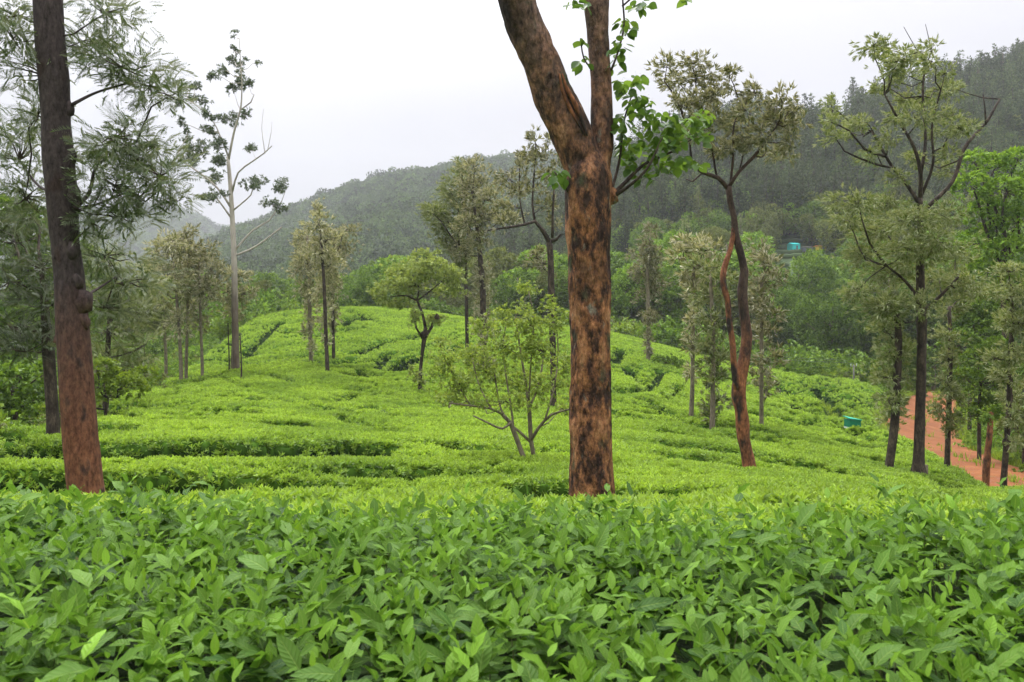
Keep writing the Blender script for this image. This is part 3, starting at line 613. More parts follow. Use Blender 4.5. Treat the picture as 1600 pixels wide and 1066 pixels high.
for d0, d1, n, s0 in ((3.2, 6.5, 7000, .08), (6.5, 13, 36000, .09), (13, 24, 56000, .125), (24, 45, 110000, .155), (45, 97, 150000, .20)):
    px = rng.uniform(-230 if d0 < 20 else -60, 1830 if d0 < 30 else 1560, int(n * 1.9)); d = np.sqrt(rng.uniform(d0 ** 2, d1 ** 2, len(px))); extra_ = np.arange(len(px)) >= n; n = len(px)
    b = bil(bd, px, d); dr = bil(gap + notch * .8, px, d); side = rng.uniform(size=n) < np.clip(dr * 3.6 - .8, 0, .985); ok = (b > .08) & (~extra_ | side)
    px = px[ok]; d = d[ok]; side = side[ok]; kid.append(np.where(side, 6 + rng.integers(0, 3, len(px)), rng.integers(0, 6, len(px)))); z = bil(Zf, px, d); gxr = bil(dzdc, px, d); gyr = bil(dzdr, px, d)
    s = s0 * (d / ((d0 + d1) / 2)) ** .5 * np.where(side, .7, 1)
    pos.append(np.stack([(px - 800) / F * d, d, z - s * .15], 1)); m = len(px)
    rot.append(np.stack([np.clip(gyr, -.9, .9) * .6 + rng.normal(size=m) * .26, -np.clip(gxr, -1, 1) * .6 + rng.normal(size=m) * .26, rng.uniform(0, 6.28, m)], 1))
    scl.append(s * rng.uniform(.7, 1.3, m))
pos = np.vstack(pos); rot = np.vstack(rot); scl = np.concatenate(scl)
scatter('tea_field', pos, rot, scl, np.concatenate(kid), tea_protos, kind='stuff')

# ------------------------------------------------------------------ nearest tea hedge, with leaves big enough to tell apart
def leaf_shape(rng, n=5):
    """one tea leaf along +X, unit length: pointed oval folded at the midrib, drooping, slightly wavy"""
    t = np.linspace(0, 1, n + 1); w = .5 * rng.uniform(.38, .50) * np.sin(np.pi * t ** .85) ** .8 * (1 - .25 * t); w[0] = .012; w[-1] = .0
    dr = rng.uniform(.03, .45); tw = rng.normal() * .15; fold = rng.uniform(.12, .45)
    zc = -dr * t ** 2 * .9 + .10 * t; yc = .06 * tw * np.sin(t * 3)
    V = []; ph = rng.uniform(0, 6); U = []
    for i in range(n + 1):
        U += [[t[i], 0, 0], [t[i], 1, 0], [t[i], -1, 0]]; wv = .03 * np.sin(t[i] * 13 + ph)
        V += [[t[i] * (1 - dr * .18 * t[i]), yc[i], zc[i]], [t[i] * (1 - dr * .18 * t[i]), yc[i] + w[i], zc[i] + w[i] * fold + wv * w[i] * 6], [t[i] * (1 - dr * .18 * t[i]), yc[i] - w[i], zc[i] + w[i] * fold - wv * w[i] * 6]]
    Fq = []
    for i in range(n):
        a = i * 3; b = a + 3; Fq += [[a, b, b + 1, a + 1], [a, a + 2, b + 2, b]]
    return np.array(V), np.array(Fq), np.array(U)
rg = np.random.default_rng(5); LS = [leaf_shape(rg) for _ in range(8)]
leaf_meshes = []
for V, Fq, U in LS:
    row = []
    for tn in (.1, .35, .6, .9):
        gg = Geo(); gg.add(V, [Fq], tn, uv=U); row.append(gg.mesh('tea_leaf', M['tea_near']))
    leaf_meshes.append(row)
hb = np.array([0., 1.7, g1(0, 1.7)]); hedge = thing('tea_hedge', 'dark green tea hedge with large glossy leaves filling the foreground', 'tea hedge', hb)
def hedge_top(x, y):
    front = -.575 - .055 * (y - 1) + .055 * fbm2(x, y, .55, 41, 3) + .03 * fbm2(x, y, .16, 42, 2)
    px = x / np.maximum(y, .3) * F + 800
    left = np.clip((-x - .62) / .25, 0, 1) * np.clip((1.35 - y) / .3, 0, 1)
    endy = 2.75 + .25 * fbm2(x, y * 0, .8, 44, 2)
    fall = np.clip((y - endy + .25) / .35, 0, 1)
    return front - .16 * left - .45 * fall ** 2
ns_sh = 6000
hx = rng.uniform(-3.4, 3.4, ns_sh * 2); hy = rng.uniform(.45, 3.2, ns_sh * 2)
kk = np.abs(hx) < .5 + hy * .95; hx = hx[kk][:ns_sh]; hy = hy[kk][:ns_sh]
hz = hedge_top(hx, hy)
cand = []      # every leaf: (R, position, length, shape, tone)
for q in range(len(hx)):
    h_off = -abs(rng.normal()) * .06 + .02 + .07 * (rng.uniform() < .06); up = np.array([rng.normal() * .38 - .1, rng.normal() * .38, 1.]); up /= np.linalg.norm(up)
    nl = rng.integers(5, 8); a0 = rng.uniform(0, 6.28); Ls = rng.uniform(.85, 1.15); young = rng.uniform() < .45; tb = rng.uniform(-.12, .15)
    for k in range(nl):
        f = k / (nl - 1)      # 0 = top
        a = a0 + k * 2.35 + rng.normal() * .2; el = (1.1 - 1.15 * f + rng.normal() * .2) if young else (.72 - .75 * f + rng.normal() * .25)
        dv = np.array([math.cos(a) * math.cos(el), math.sin(a) * math.cos(el), math.sin(el)])
        zax = np.array([0, 0, 1.]) if el < 1.2 else np.array([-math.cos(a), -math.sin(a), 0])
        yv = np.cross(zax, dv); yv /= np.linalg.norm(yv); zv = np.cross(dv, yv); ro = rng.normal() * .35
        y2 = yv * math.cos(ro) + zv * math.sin(ro); z2 = np.cross(dv, y2)
        ln = (.032 + .038 * min(1, f * 1.9 + .25 * (not young))) * Ls * rng.uniform(.55, 1.25)
        p = np.array([hx[q], hy[q], hz[q] + h_off]) + up * (.03 - .115 * f)
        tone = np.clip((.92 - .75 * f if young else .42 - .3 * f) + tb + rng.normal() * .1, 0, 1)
        cand.append((np.stack([dv, y2, z2], 1), p, ln, rng.integers(0, 8), tone))
cp = np.array([c[1] for c in cand]); ln_ = np.array([c[2] for c in cand])
scr_x = cp[:, 0] / cp[:, 1] * F + 800; scr_y = HY - cp[:, 2] / cp[:, 1] * F
vis = (scr_x > 10) & (scr_x < 1590) & (scr_y < 1050) & (scr_y > 760)
surf = cp[:, 2] - hedge_top(cp[:, 0], cp[:, 1])
score = np.where(vis, ln_ / cp[:, 1] * F + surf * 900, -1e9)
big = set(np.argsort(-score)[:292].tolist())
gg = Geo()
for q, (R, p, l, sh, tn) in enumerate(cand):
    if q in big:
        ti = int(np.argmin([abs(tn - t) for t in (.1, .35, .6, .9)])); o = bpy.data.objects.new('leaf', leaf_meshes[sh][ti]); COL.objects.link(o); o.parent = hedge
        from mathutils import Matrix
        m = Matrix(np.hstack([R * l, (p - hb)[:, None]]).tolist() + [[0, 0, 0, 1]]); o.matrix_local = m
by = [[] for _ in range(8)]
for q, c in enumerate(cand):
    if q not in big: by[c[3]].append(c)
for sh in range(8):
    cs = by[sh]; R = np.array([c[0] for c in cs]); p = np.array([c[1] for c in cs]); l = np.array([c[2] for c in cs]); tn = np.array([c[4] for c in cs])
    V, Fq, U = LS[sh]; VV = np.einsum('nij,mj->nmi', R, V) * l[:, None, None] + p[:, None]
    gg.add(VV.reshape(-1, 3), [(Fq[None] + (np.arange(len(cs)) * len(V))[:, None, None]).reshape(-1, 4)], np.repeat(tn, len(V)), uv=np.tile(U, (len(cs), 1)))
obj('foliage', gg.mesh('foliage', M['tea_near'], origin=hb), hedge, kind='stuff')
gs = Geo()
for q in range(0, len(hx), 3):
    z = hz[q] - .05; tube(gs, [[hx[q] + rng.normal() * .12, hy[q] + rng.normal() * .12, z - .28], [hx[q] + rng.normal() * .02, hy[q], z - .1], [hx[q], hy[q], z + .005]], [.003, .0022, .0012], 4, 10)
for q in range(46):
    x = rng.uniform(-3, 3); y = rng.uniform(.7, 2.1); b = np.array([x, y, -1.8])
    for _ in range(4): e = b + [rng.normal() * .25, rng.normal() * .25, 1.05]; tube(gs, [b, (b + e) / 2 + rng.normal(size=3) * .05, e], [.018, .012, .005], 5, .3)
obj('stem', gs.mesh('stem', M['greentwig'], origin=hb), hedge, kind='stuff')
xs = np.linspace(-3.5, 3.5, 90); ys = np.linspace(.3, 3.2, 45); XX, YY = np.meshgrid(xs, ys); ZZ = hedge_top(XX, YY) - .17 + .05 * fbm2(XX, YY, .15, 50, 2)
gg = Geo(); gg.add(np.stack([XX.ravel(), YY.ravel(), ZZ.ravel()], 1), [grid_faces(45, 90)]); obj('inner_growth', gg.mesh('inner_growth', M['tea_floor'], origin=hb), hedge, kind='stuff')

# ------------------------------------------------------------------ the two big foreground trees
rootL, *_ = tree('silver_oak_tree', 'tall silver oak at far left, smooth red-brown trunk turning grey above and fern-like leaves', 'tree', 7.5,
    [(135, 790, 56), (133, 765, 52), (122, 640, 49), (117, 560, 49), (113, 500, 46), (108, 430, 43), (102, 380, 40), (98, 320, 43), (92, 250, 45), (88, 190, 41), (85, 130, 43), (78, 60, 42), (74, -20, 42), (70, -120, 38)],
    [(165, 20, 50, 22), (30, 25, 35, 22), (150, 70, 45, 25), (190, 105, 50, 28), (235, 135, 35, 25), (40, 110, 35, 28), (20, 60, 25, 25), (25, 235, 40, 45, 1), (60, 180, 30, 30, .6), (180, 215, 45, 25), (205, 250, 45, 32), (250, 275, 38, 28), (180, 290, 45, 30), (240, 225, 35, 16), (190, 340, 38, 25),
     (40, 310, 42, 35, .8), (165, 400, 45, 30, .9), (200, 440, 45, 28, 1.2), (165, 480, 35, 25, 1.0), (145, 350, 25, 25), (120, 250, 25, 20, .4), (270, 310, 22, 16), (265, 150, 22, 14)],
    'frond', .165, 'frond', bark='bark_red', dens=12, limbw=.62, autow=.16, seed=3, sides=52, amp=.06, step=.045, hf=.022, sink=.1, twig=True, yspread=1.2, spread=.5, droop=.05,
    limbs=[[(90, 150, 10, -.05), (60, 90, 7, .3), (30, 50, 5, .5)], [(110, 165, 9), (150, 145, 6, .2), (200, 130, 5, .1)], [(118, 325, 13, -.1), (140, 300, 9, .1), (150, 262, 6, .1), (185, 235, 4, .1)], [(120, 330, 9), (150, 320, 6, .2), (200, 300, 4, .3)], [(88, 300, 9), (60, 290, 6, .5), (30, 250, 4, .9)], [(120, 470, 9, .1), (155, 450, 6, .6), (185, 430, 4, 1)]],
    knots=[(106, 172, 9, 0), (113, 245, 8, 0), (114, 308, 13, -.02), (128, 472, 14, -.05), (131, 500, 10, -.03), (94, 395, 10, -.07), (93, 527, 8, -.02), (112, 393, 10, -.07), (133, 538, 8, 0), (120, 440, 9, -.06)])
rootL.location.z -= 0

rootC, skC, _, baseC = tree('forked_tree', 'large forked tree in the centre with flaking orange and black bark', 'tree', 7.5,
    [(928, 800, 74.4), (926, 775, 67.9), (924, 700, 64.2), (923, 600, 64.2), (921, 500, 62.3), (920, 420, 62.3), (919, 360, 67.0), (919, 310, 68.8), (919, 275, 67.0), (917, 250, 53.9), (915, 232, 31.6)],
    [], 'broad', .08, 'round', bark='bark_patchy', seed=9, sides=84, amp=.12, step=.035, hf=.05,
    limbs=[[(921, 285, 57.7, .02), (906, 240, 61.4, .0), (888, 200, 59.5, -.02), (868, 155, 57.7, -.05), (848, 100, 55.8, -.1), (825, 50, 56.7, -.15), (808, 0, 55.8, -.2), (792, -70, 52.1, -.3), (770, -170, 46.5, -.4)],
           [(927, 290, 46.5, .02), (936, 240, 40.9, .04), (940, 200, 35.3, .06), (940, 150, 32.6, .08), (937, 90, 32.6, .1), (934, 40, 35.3, .1), (932, 0, 37.2, .1), (930, -70, 31.6, .15), (940, -170, 26.0, .3)]],
    knots=[(957, 306, 10.0, 0)])
# split scar and shelling bark edges on the left limb
gsc = Geo(); a = [(876, 115), (882, 140), (893, 165), (905, 190), (915, 212)]
for off, w in ((-5, 7), (7, 8)):
    P = [W(x + off * (1 - abs(i - 2) / 3), y, 7.5 - .235 + .03 * i * .5) for i, (x, y) in enumerate(a)]; tube(gsc, P, np.array([.3, .8, 1, .8, .4]) * w * .5 * 7.5 / F, 10, .03, .4, 12, 5)
obj('bark_scar', gsc.mesh('bark_scar', M['bark_orange'], origin=baseC), rootC)
# side shoots with heart-shaped leaves
rg = np.random.default_rng(77)
gl = Geo()
side = [[(957, 306, 9), (975, 287, 7, .0), (1008, 256, 5, .1), (1050, 237, 3.5, .2), (1085, 215, 2, .3)], [(957, 308, 8), (985, 289, 5, -.1), (1012, 262, 4, -.2), (1035, 215, 2.5, -.2)], [(955, 300, 6), (968, 250, 4, .1), (975, 190, 3, .1), (990, 140, 2, .1)],
        [(955, 110, 4), (966, 80, 3, .0), (975, 40, 3, .1), (973, 0, 3, .1)], [(925, 110, 3), (912, 90, 2.5, -.1), (907, 60, 2, -.1)], [(972, 10, 3, .1), (1000, -10, 3, .1), (1050, -12, 2, .1)], [(888, 300, 4, -.1), (878, 285, 3, -.2), (866, 268, 2, -.2)]]
for s_ in side:
    P = np.array([W(q[0], q[1], 7.5 + (q[3] if len(q) > 3 else 0)) for q in s_]); R = np.array([q[2] * .5 / F * 7.5 for q in s_]); tb_ = Geo(); tube(tb_, P, R, 7, .06, .1, 8); obj('branch', tb_.mesh('branch', M['bark_dark'], origin=baseC), rootC)
def heart(rng):
    a = np.linspace(0, 2 * np.pi, 11)[:-1]; r = .5 * (1 + .18 * np.cos(a) - .10 * np.abs(np.sin(a)))
    V = np.stack([r * np.cos(a) + .5, r * np.sin(a) * .95, .10 * np.abs(np.sin(a)) + .06 * np.sin(a * 2 + rng.uniform(0, 6))], 1); V[0, 0] += .16; V[0, 2] -= .1
    V = np.vstack([V, [.45, 0, -.03], [0, 0, 0], [-.45, 0, .03], [-.45, .015, .03]]); n = 10
    return V, [np.array([[i, (i + 1) % n, n] for i in range(n)] + [[n + 1, n + 2, n + 3]])]
HS = [heart(rg) for _ in range(4)]; hm = [[(lambda gg: (gg.add(V, Fs, t), gg.mesh('heart_leaf', M['round']))[1])(Geo()) for t in (.15, .5, .9)] for V, Fs in HS]
lc = [(985, 130, 22, 20, .1, 26), (1000, 165, 26, 22, 0, 30), (975, 200, 20, 30, .1, 30), (1030, 190, 28, 20, 0, 30), (1035, 225, 34, 22, 0, 40), (990, 240, 30, 28, .1, 38), (1070, 200, 34, 18, .1, 36), (1095, 180, 22, 14, .2, 18), (1060, 255, 40, 14, .1, 36), (1100, 215, 18, 16, .2, 14), (1015, 275, 20, 10, 0, 10),
      (978, 42, 14, 16, .1, 14), (966, 72, 12, 14, 0, 12), (1003, 6, 22, 8, .1, 12), (905, 62, 5, 8, -.1, 3), (912, 95, 7, 14, -.1, 5), (870, 272, 16, 14, -.2, 16), (905, 3, 22, 6, -.1, 10), (1068, 1, 8, 6, .1, 3), (960, 100, 8, 8, 0, 5)]
nleaf = 0; extra = Geo()
for (cx, cy, rx, ry, dy, n) in lc:
    for _ in range(int(n * 1.35)):
        q = rg.normal(size=3); q /= np.linalg.norm(q); q *= rg.uniform(.2, 1) ** .5
        dd = 7.5 + dy + q[1] * .25; p = W(cx + q[0] * rx, cy + q[2] * ry, dd); a = rg.uniform(0, 6.28)
        dv = np.array([math.cos(a), math.sin(a) * .7, -rg.uniform(.1, 1.1)]); dv /= np.linalg.norm(dv); yv = np.cross([rg.normal() * .3, rg.normal() * .3, 1], dv); yv /= np.linalg.norm(yv); zv = np.cross(dv, yv); ro = rg.normal() * .4
        y2 = yv * math.cos(ro) + zv * math.sin(ro); z2 = np.cross(dv, y2); R = np.stack([dv, y2, z2], 1); l = rg.uniform(.06, .105); k = rg.integers(0, 4); t = rg.choice(3, p=[.45, .35, .2])
        if (cx > 1040 or cy < 160) and cy > 120: t = max(t, 1)
        if nleaf < 296:
            o = bpy.data.objects.new('leaf', hm[k][t]); COL.objects.link(o); o.parent = rootC; o.matrix_local = Matrix(np.hstack([R * l, (p - baseC)[:, None]]).tolist() + [[0, 0, 0, 1]]); nleaf += 1
        else:
            V, Fs = HS[k]; extra.add((R @ V.T).T * l + p, Fs, (.15, .5, .9)[t])
if extra.n: obj('foliage', extra.mesh('foliage', M['round'], origin=baseC), rootC, kind='stuff')
# fallen red stump of an old branch and more bark relief would be lost at this size

# ------------------------------------------------------------------ middle distance trees, left to right
tree('silver_oak_tree', 'dark stubby trunk under a feathery crown, just left of the red-brown trunk', 'tree', 15, [(83, 660, 20), (82, 643, 19), (78, 580, 18), (75, 545, 19), (70, 480, 12), (66, 420, 8)],
     [(30, 380, 40, 30), (65, 415, 35, 30), (15, 440, 35, 35), (60, 475, 45, 30), (15, 510, 40, 28), (85, 520, 30, 20), (40, 550, 40, 22), (5, 360, 30, 25), (50, 340, 30, 22), (100, 440, 25, 30)], 'frond', .30, 'frond', dens=6, seed=12, amp=.12, yspread=1.5)
tree('broadleaf_tree', 'leafy grey-green tree right behind the red-brown trunk at left', 'tree', 27, [(165, 640, 9), (168, 560, 8), (172, 480, 6)],
     [(170, 415, 35, 22), (215, 440, 32, 22), (165, 465, 42, 25), (215, 490, 38, 25), (175, 520, 40, 25), (225, 540, 28, 20), (160, 560, 32, 22), (210, 575, 28, 18)], 'frond', .42, 'oakgreen', dens=7, seed=14)
tree('flowering_bush', 'low light green bush at the left edge of the plucked field', 'bush', 23.5, [(165, 640, 5), (165, 620, 4)],
     [(120, 625, 32, 14), (160, 605, 34, 18), (200, 605, 26, 15), (225, 590, 18, 14), (150, 580, 30, 16), (85, 640, 18, 8)], 'broad', .2, 'lime', dens=9, seed=15, shell=True)
tree('broadleaf_bush', 'dark green bush at the left border of the photo beside the field', 'bush', 21, [(25, 660, 8), (20, 610, 6)],
     [(20, 600, 40, 26), (55, 625, 28, 18), (-20, 630, 35, 28), (10, 650, 35, 14), (60, 590, 25, 16)], 'broad', .22, 'dark', dens=9, seed=16, shell=True)
tree('broadleaf_tree', 'hazy green tree at the far left, tallest of those behind the feathery crown', 'tree', 40, [(30, 600, 8), (30, 480, 7), (28, 420, 5)],
     [(0, 340, 40, 25), (40, 355, 40, 25), (80, 375, 35, 22), (10, 390, 45, 25), (60, 410, 45, 25), (110, 400, 30, 22), (20, 450, 50, 28), (90, 460, 45, 28), (40, 510, 60, 28), (110, 520, 45, 28), (140, 450, 30, 25), (60, 570, 60, 28), (-30, 520, 40, 40)], 'broad', .5, 'mid', dens=9, seed=17, shell=True)
SO = 'silver oaks with wind-turned pale leaves'
def silver(label, d, trunk, cl, seed, size=.30, dens=9, mat='oakleaf', bark='bark_lite', **k): return tree('silver_oak_tree', label, 'tree', d, trunk, cl, 'oak', size, mat, bark=bark, dens=dens, seed=seed, group=SO, sides=7, **k)
silver('slim silver oak with pale leaves, leftmost stem of the trio left of the white-stemmed gum', 40, [(283, 582, 6), (280, 520, 5), (274, 440, 4), (268, 385, 3)], [(265, 395, 28, 18), (248, 420, 20, 16), (262, 430, 25, 18), (282, 450, 18, 20), (262, 460, 22, 16), (280, 500, 12, 25), (270, 375, 14, 14)], 21)
silver('slim silver oak, middle stem of the trio left of the white-stemmed gum', 42, [(291, 566, 5), (293, 480, 4), (292, 380, 3)], [(290, 365, 14, 14), (293, 385, 22, 18), (305, 410, 20, 16), (296, 440, 20, 20), (300, 480, 12, 20), (285, 412, 20, 16)], 22)
silver('slim silver oak, rightmost stem of the trio left of the white-stemmed gum', 41, [(316, 571, 5), (313, 490, 4), (311, 400, 3)], [(318, 395, 18, 16), (328, 420, 18, 16), (318, 450, 20, 18), (313, 495, 11, 22), (330, 445, 14, 12)], 23)
silver('short silver oak on the edge of the field, left of the slim trio', 48, [(259, 555, 5), (255, 480, 4)], [(240, 470, 26, 16), (255, 490, 24, 18), (245, 515, 18, 16), (222, 500, 20, 18)], 24, mat='oakgreen')
# the gum tree
tree('gum_tree', 'tall gum tree with bare white upper stem and rounded tufts of leaves against the sky', 'tree', 42,
     [(369, 578, 11.5), (368, 530, 10.5), (367, 480, 10), (366, 410, 8.5), (363, 340, 7.5), (360, 290, 6.5), (356, 245, 5)],
     [(366, 79, 6, 6), (364, 97, 8, 8), (375, 112, 6, 9), (379, 97, 5, 6), (335, 117, 9, 8), (348, 109, 8, 8), (290, 133, 13, 8), (308, 135, 7, 6), (310, 158, 14, 7), (327, 176, 8, 11), (278, 161, 7, 8), (285, 192, 7, 7), (292, 205, 5, 5), (365, 142, 10, 9), (389, 137, 9, 12), (375, 134, 8, 8), (358, 187, 14, 11), (380, 179, 9, 6), (330, 203, 12, 9), (342, 224, 10, 12), (341, 245, 12, 11), (332, 275, 13, 11), (330, 308, 17, 10), (303, 228, 20, 14), (302, 245, 12, 14), (393, 235, 9, 8), (397, 287, 18, 11), (445, 294, 13, 10), (432, 322, 16, 10), (400, 98, 4, 3), (366, 52, 6, 3)],
     'gum', .27, 'eucleaf', bark='bark_gum', twigm='twig_pale', dens=19, seed=31, sides=9, wind=(-.1, 0, .3), spread=.36, autow=.2, limbw=.72,
     limbs=[[(357, 250, 6), (366, 205, 5), (376, 170, 4), (378, 130, 2.5), (376, 100, 2), (374, 60, 1.5)], [(376, 172, 3.5), (392, 160, 3), (397, 148, 2)], [(363, 300, 5), (372, 270, 4), (395, 252, 3.5), (412, 240, 3), (425, 228, 2)], [(361, 325, 6), (345, 300, 5), (328, 283, 4.5), (300, 262, 4), (277, 248, 3)], [(364, 345, 5), (345, 318, 4), (330, 300, 3)], [(366, 392, 5), (395, 360, 4), (420, 345, 3), (434, 325, 2)], [(366, 400, 4), (400, 385, 4), (440, 355, 2.5)], [(363, 330, 4), (392, 305, 3), (397, 290, 2)], [(357, 245, 4.5), (345, 215, 3.5), (330, 185, 2.5), (300, 160, 2)], [(414, 240, 2), (409, 200, 1.2), (412, 170, .8)], [(418, 236, 1.6), (424, 205, 1), (425, 190, .7)]])
silver('small silver oak growing against the brown foot of the gum tree', 43.5, [(362, 572, 4), (366, 500, 4), (367, 450, 3)], [(366, 430, 20, 12), (356, 455, 20, 14), (378, 460, 16, 14), (368, 485, 14, 14)], 32)
silver('slim silver oak, leftmost and shortest crown of the close trio left of centre', 46, [(486, 569, 6.5), (484, 500, 6), (482, 420, 5), (480, 370, 4)], [(476, 372, 16, 12), (474, 392, 20, 14), (482, 412, 20, 16), (468, 420, 14, 12), (483, 445, 14, 20), (484, 480, 9, 22), (485, 515, 8, 20), (486, 545, 5, 12)], 33, bark='bark_lite')
silver('slim silver oak with the highest tip in the close trio left of centre', 41, [(512, 589, 7), (509, 520, 6), (506, 440, 5), (500, 350, 4)], [(494, 328, 9, 14), (498, 350, 18, 16), (512, 375, 22, 16), (500, 395, 22, 16), (515, 415, 20, 16), (506, 445, 18, 20), (508, 490, 8, 24), (510, 530, 5, 16)], 34, bark='bark_dark')
silver('slim silver oak, rightmost of the close trio left of centre, top bent to the right', 47, [(521, 552, 5.5), (520, 480, 5), (520, 400, 4)], [(545, 358, 18, 7), (525, 368, 16, 12), (533, 388, 18, 12), (522, 410, 16, 16), (521, 450, 10, 24), (521, 495, 7, 20)], 35, bark='bark_dark')
tree('umbrella_tree', 'flat-topped light green tree on a dark lopped trunk left of the small leafy tree', 'tree', 35,
     [(656, 618, 6), (657, 580, 5.5), (660, 550, 6), (663, 528, 7.5), (665, 512, 6)], [(598, 460, 16, 12), (622, 445, 32, 14), (640, 425, 34, 15), (672, 418, 34, 15), (695, 432, 28, 14), (712, 448, 16, 12), (668, 402, 28, 10), (650, 445, 34, 12), (618, 470, 24, 9), (690, 452, 24, 10), (678, 498, 16, 12), (650, 500, 10, 12), (656, 590, 6, 20), (645, 580, 6, 12)],
     'broad', .24, 'pale_lime', dens=7, limbw=.8, autow=.2, seed=36, sides=9, amp=.2, limbs=[[(665, 515, 7), (660, 490, 5), (652, 470, 5), (635, 462, 3.5), (610, 464, 2)], [(652, 470, 4), (655, 450, 3), (645, 430, 2)], [(652, 470, 4), (672, 455, 3), (690, 440, 2)], [(663, 528, 7), (674, 512, 6), (681, 494, 6)], [(661, 530, 5), (650, 512, 4), (647, 488, 4)]],
     knots=[(683, 496, 4, -.1), (665, 520, 6, -.1), (648, 488, 3, 0)])
silver('thin straight silver oak in front of the broad pale crown left of the forked tree', 46, [(730, 560, 6.5), (729, 480, 5.5), (727, 390, 4.5)], [(690, 328, 28, 13), (678, 335, 16, 12), (708, 306, 24, 16), (716, 282, 20, 16), (722, 258, 12, 12), (705, 350, 26, 14), (715, 385, 20, 16), (722, 420, 12, 14), (698, 372, 20, 12)], 41, bark='bark_dark', mat='oakgreen')
silver('broad-crowned silver oak, the widest pale crown between the umbrella tree and the forked tree', 44, [(756, 590, 10), (755, 520, 10), (754, 450, 10), (750, 400, 8), (745, 350, 6), (738, 300, 4)], [(742, 262, 18, 14), (752, 285, 22, 16), (738, 300, 22, 16), (765, 312, 24, 14), (745, 330, 24, 16), (775, 332, 28, 12), (760, 350, 24, 14), (728, 350, 20, 14), (790, 342, 18, 9), (745, 378, 22, 14), (722, 392, 20, 14), (756, 430, 16, 22), (753, 470, 14, 22), (757, 515, 14, 24), (754, 555, 12, 18)], 42, dens=8, bark='bark_dark')
silver('gnarled silver oak with open arms just left of the forked tree', 28.5, [(865, 642, 10), (864, 560, 10), (862, 480, 11), (860, 400, 10), (858, 376, 9)],
     [(812, 242, 8, 16), (812, 272, 11, 14), (838, 218, 9, 14), (834, 248, 13, 16), (795, 275, 13, 10), (788, 290, 10, 8), (832, 300, 17, 12), (845, 325, 17, 9), (856, 232, 11, 16), (868, 256, 8, 18), (805, 322, 18, 9), (845, 415, 13, 10), (868, 350, 7, 12), (828, 400, 17, 12), (784, 350, 15, 8), (815, 300, 14, 10), (850, 275, 12, 12)], 43, size=.24, dens=7, bark='bark_dark', amp=.14,
     limbs=[[(859, 380, 8), (848, 360, 7), (836, 346, 6), (820, 351, 4.5), (790, 356, 3.5), (762, 360, 2.5)], [(836, 347, 4), (832, 320, 3.5), (834, 280, 3), (838, 225, 2)], [(859, 378, 7), (870, 374, 5), (876, 366, 3)], [(863, 372, 4.5), (864, 330, 4), (866, 290, 3)], [(820, 351, 3), (812, 310, 2.5), (812, 250, 2)]])
tree('small_spreading_tree', 'small multi-stemmed tree with fresh yellow-green leaves left of the forked trunk', 'tree', 12.6,
     [(819, 728, 9), (814, 705, 8), (805, 680, 8.5), (797, 660, 7), (785, 648, 6)],
     [(700, 572, 26, 18), (735, 548, 30, 20), (718, 600, 32, 18), (760, 512, 25, 17), (762, 580, 34, 24), (790, 540, 30, 22), (800, 495, 28, 15), (828, 455, 20, 10), (812, 478, 14, 10), (830, 510, 30, 18), (850, 550, 33, 24), (810, 600, 34, 20), (850, 600, 34, 20), (872, 500, 18, 22), (688, 542, 14, 12), (735, 628, 38, 10), (790, 628, 34, 12), (862, 468, 12, 10), (880, 575, 20, 22), (905, 620, 18, 10), (880, 640, 14, 7), (700, 625, 22, 8)],
     'broad', .088, 'fresh', bark='bark_lite', limbw=.8, autow=.15, dens=5.2, seed=44, sides=8, spread=.42, yspread=1.8, amp=.12,
     limbs=[[(836, 724, 9, .1), (830, 690, 9, .1), (828, 660, 9, .1), (826, 628, 8, .1), (820, 590, 5, .2), (812, 540, 4, .2), (805, 495, 3, .2)], [(786, 648, 6), (765, 638, 5, -.2), (735, 634, 4, -.3), (702, 630, 3, -.3)], [(798, 660, 5), (785, 670, 5, -.3), (765, 662, 4, -.4), (740, 650, 3, -.5)], [(800, 668, 5), (783, 640, 4, .2), (775, 600, 3.5, .3), (770, 560, 3, .4)], [(829, 690, 7, .1), (842, 668, 6, 0), (862, 648, 5, -.1), (888, 640, 3.5, -.2), (910, 630, 3, -.2)], [(828, 690, 6, .1), (812, 675, 6, 0), (798, 664, 5, 0)], [(826, 640, 5, .1), (842, 600, 4, .3), (850, 550, 3, .4)], [(803, 678, 5), (799, 640, 4, .1), (791, 590, 3.4, .2), (786, 540, 2.6, .2), (792, 500, 2, .2)], [(852, 655, 4, -.1), (866, 605, 3.4, .1), (872, 550, 2.6, .2), (869, 505, 2, .2)], [(768, 640, 4, -.2), (748, 600, 3, 0), (738, 560, 2.4, 0)], [(735, 634, 3, -.3), (716, 602, 2.6, -.2), (702, 575, 2, -.2)], [(826, 628, 4, .1), (830, 560, 3, -.1), (834, 500, 2.4, -.1), (826, 455, 1.8, -.1)]])
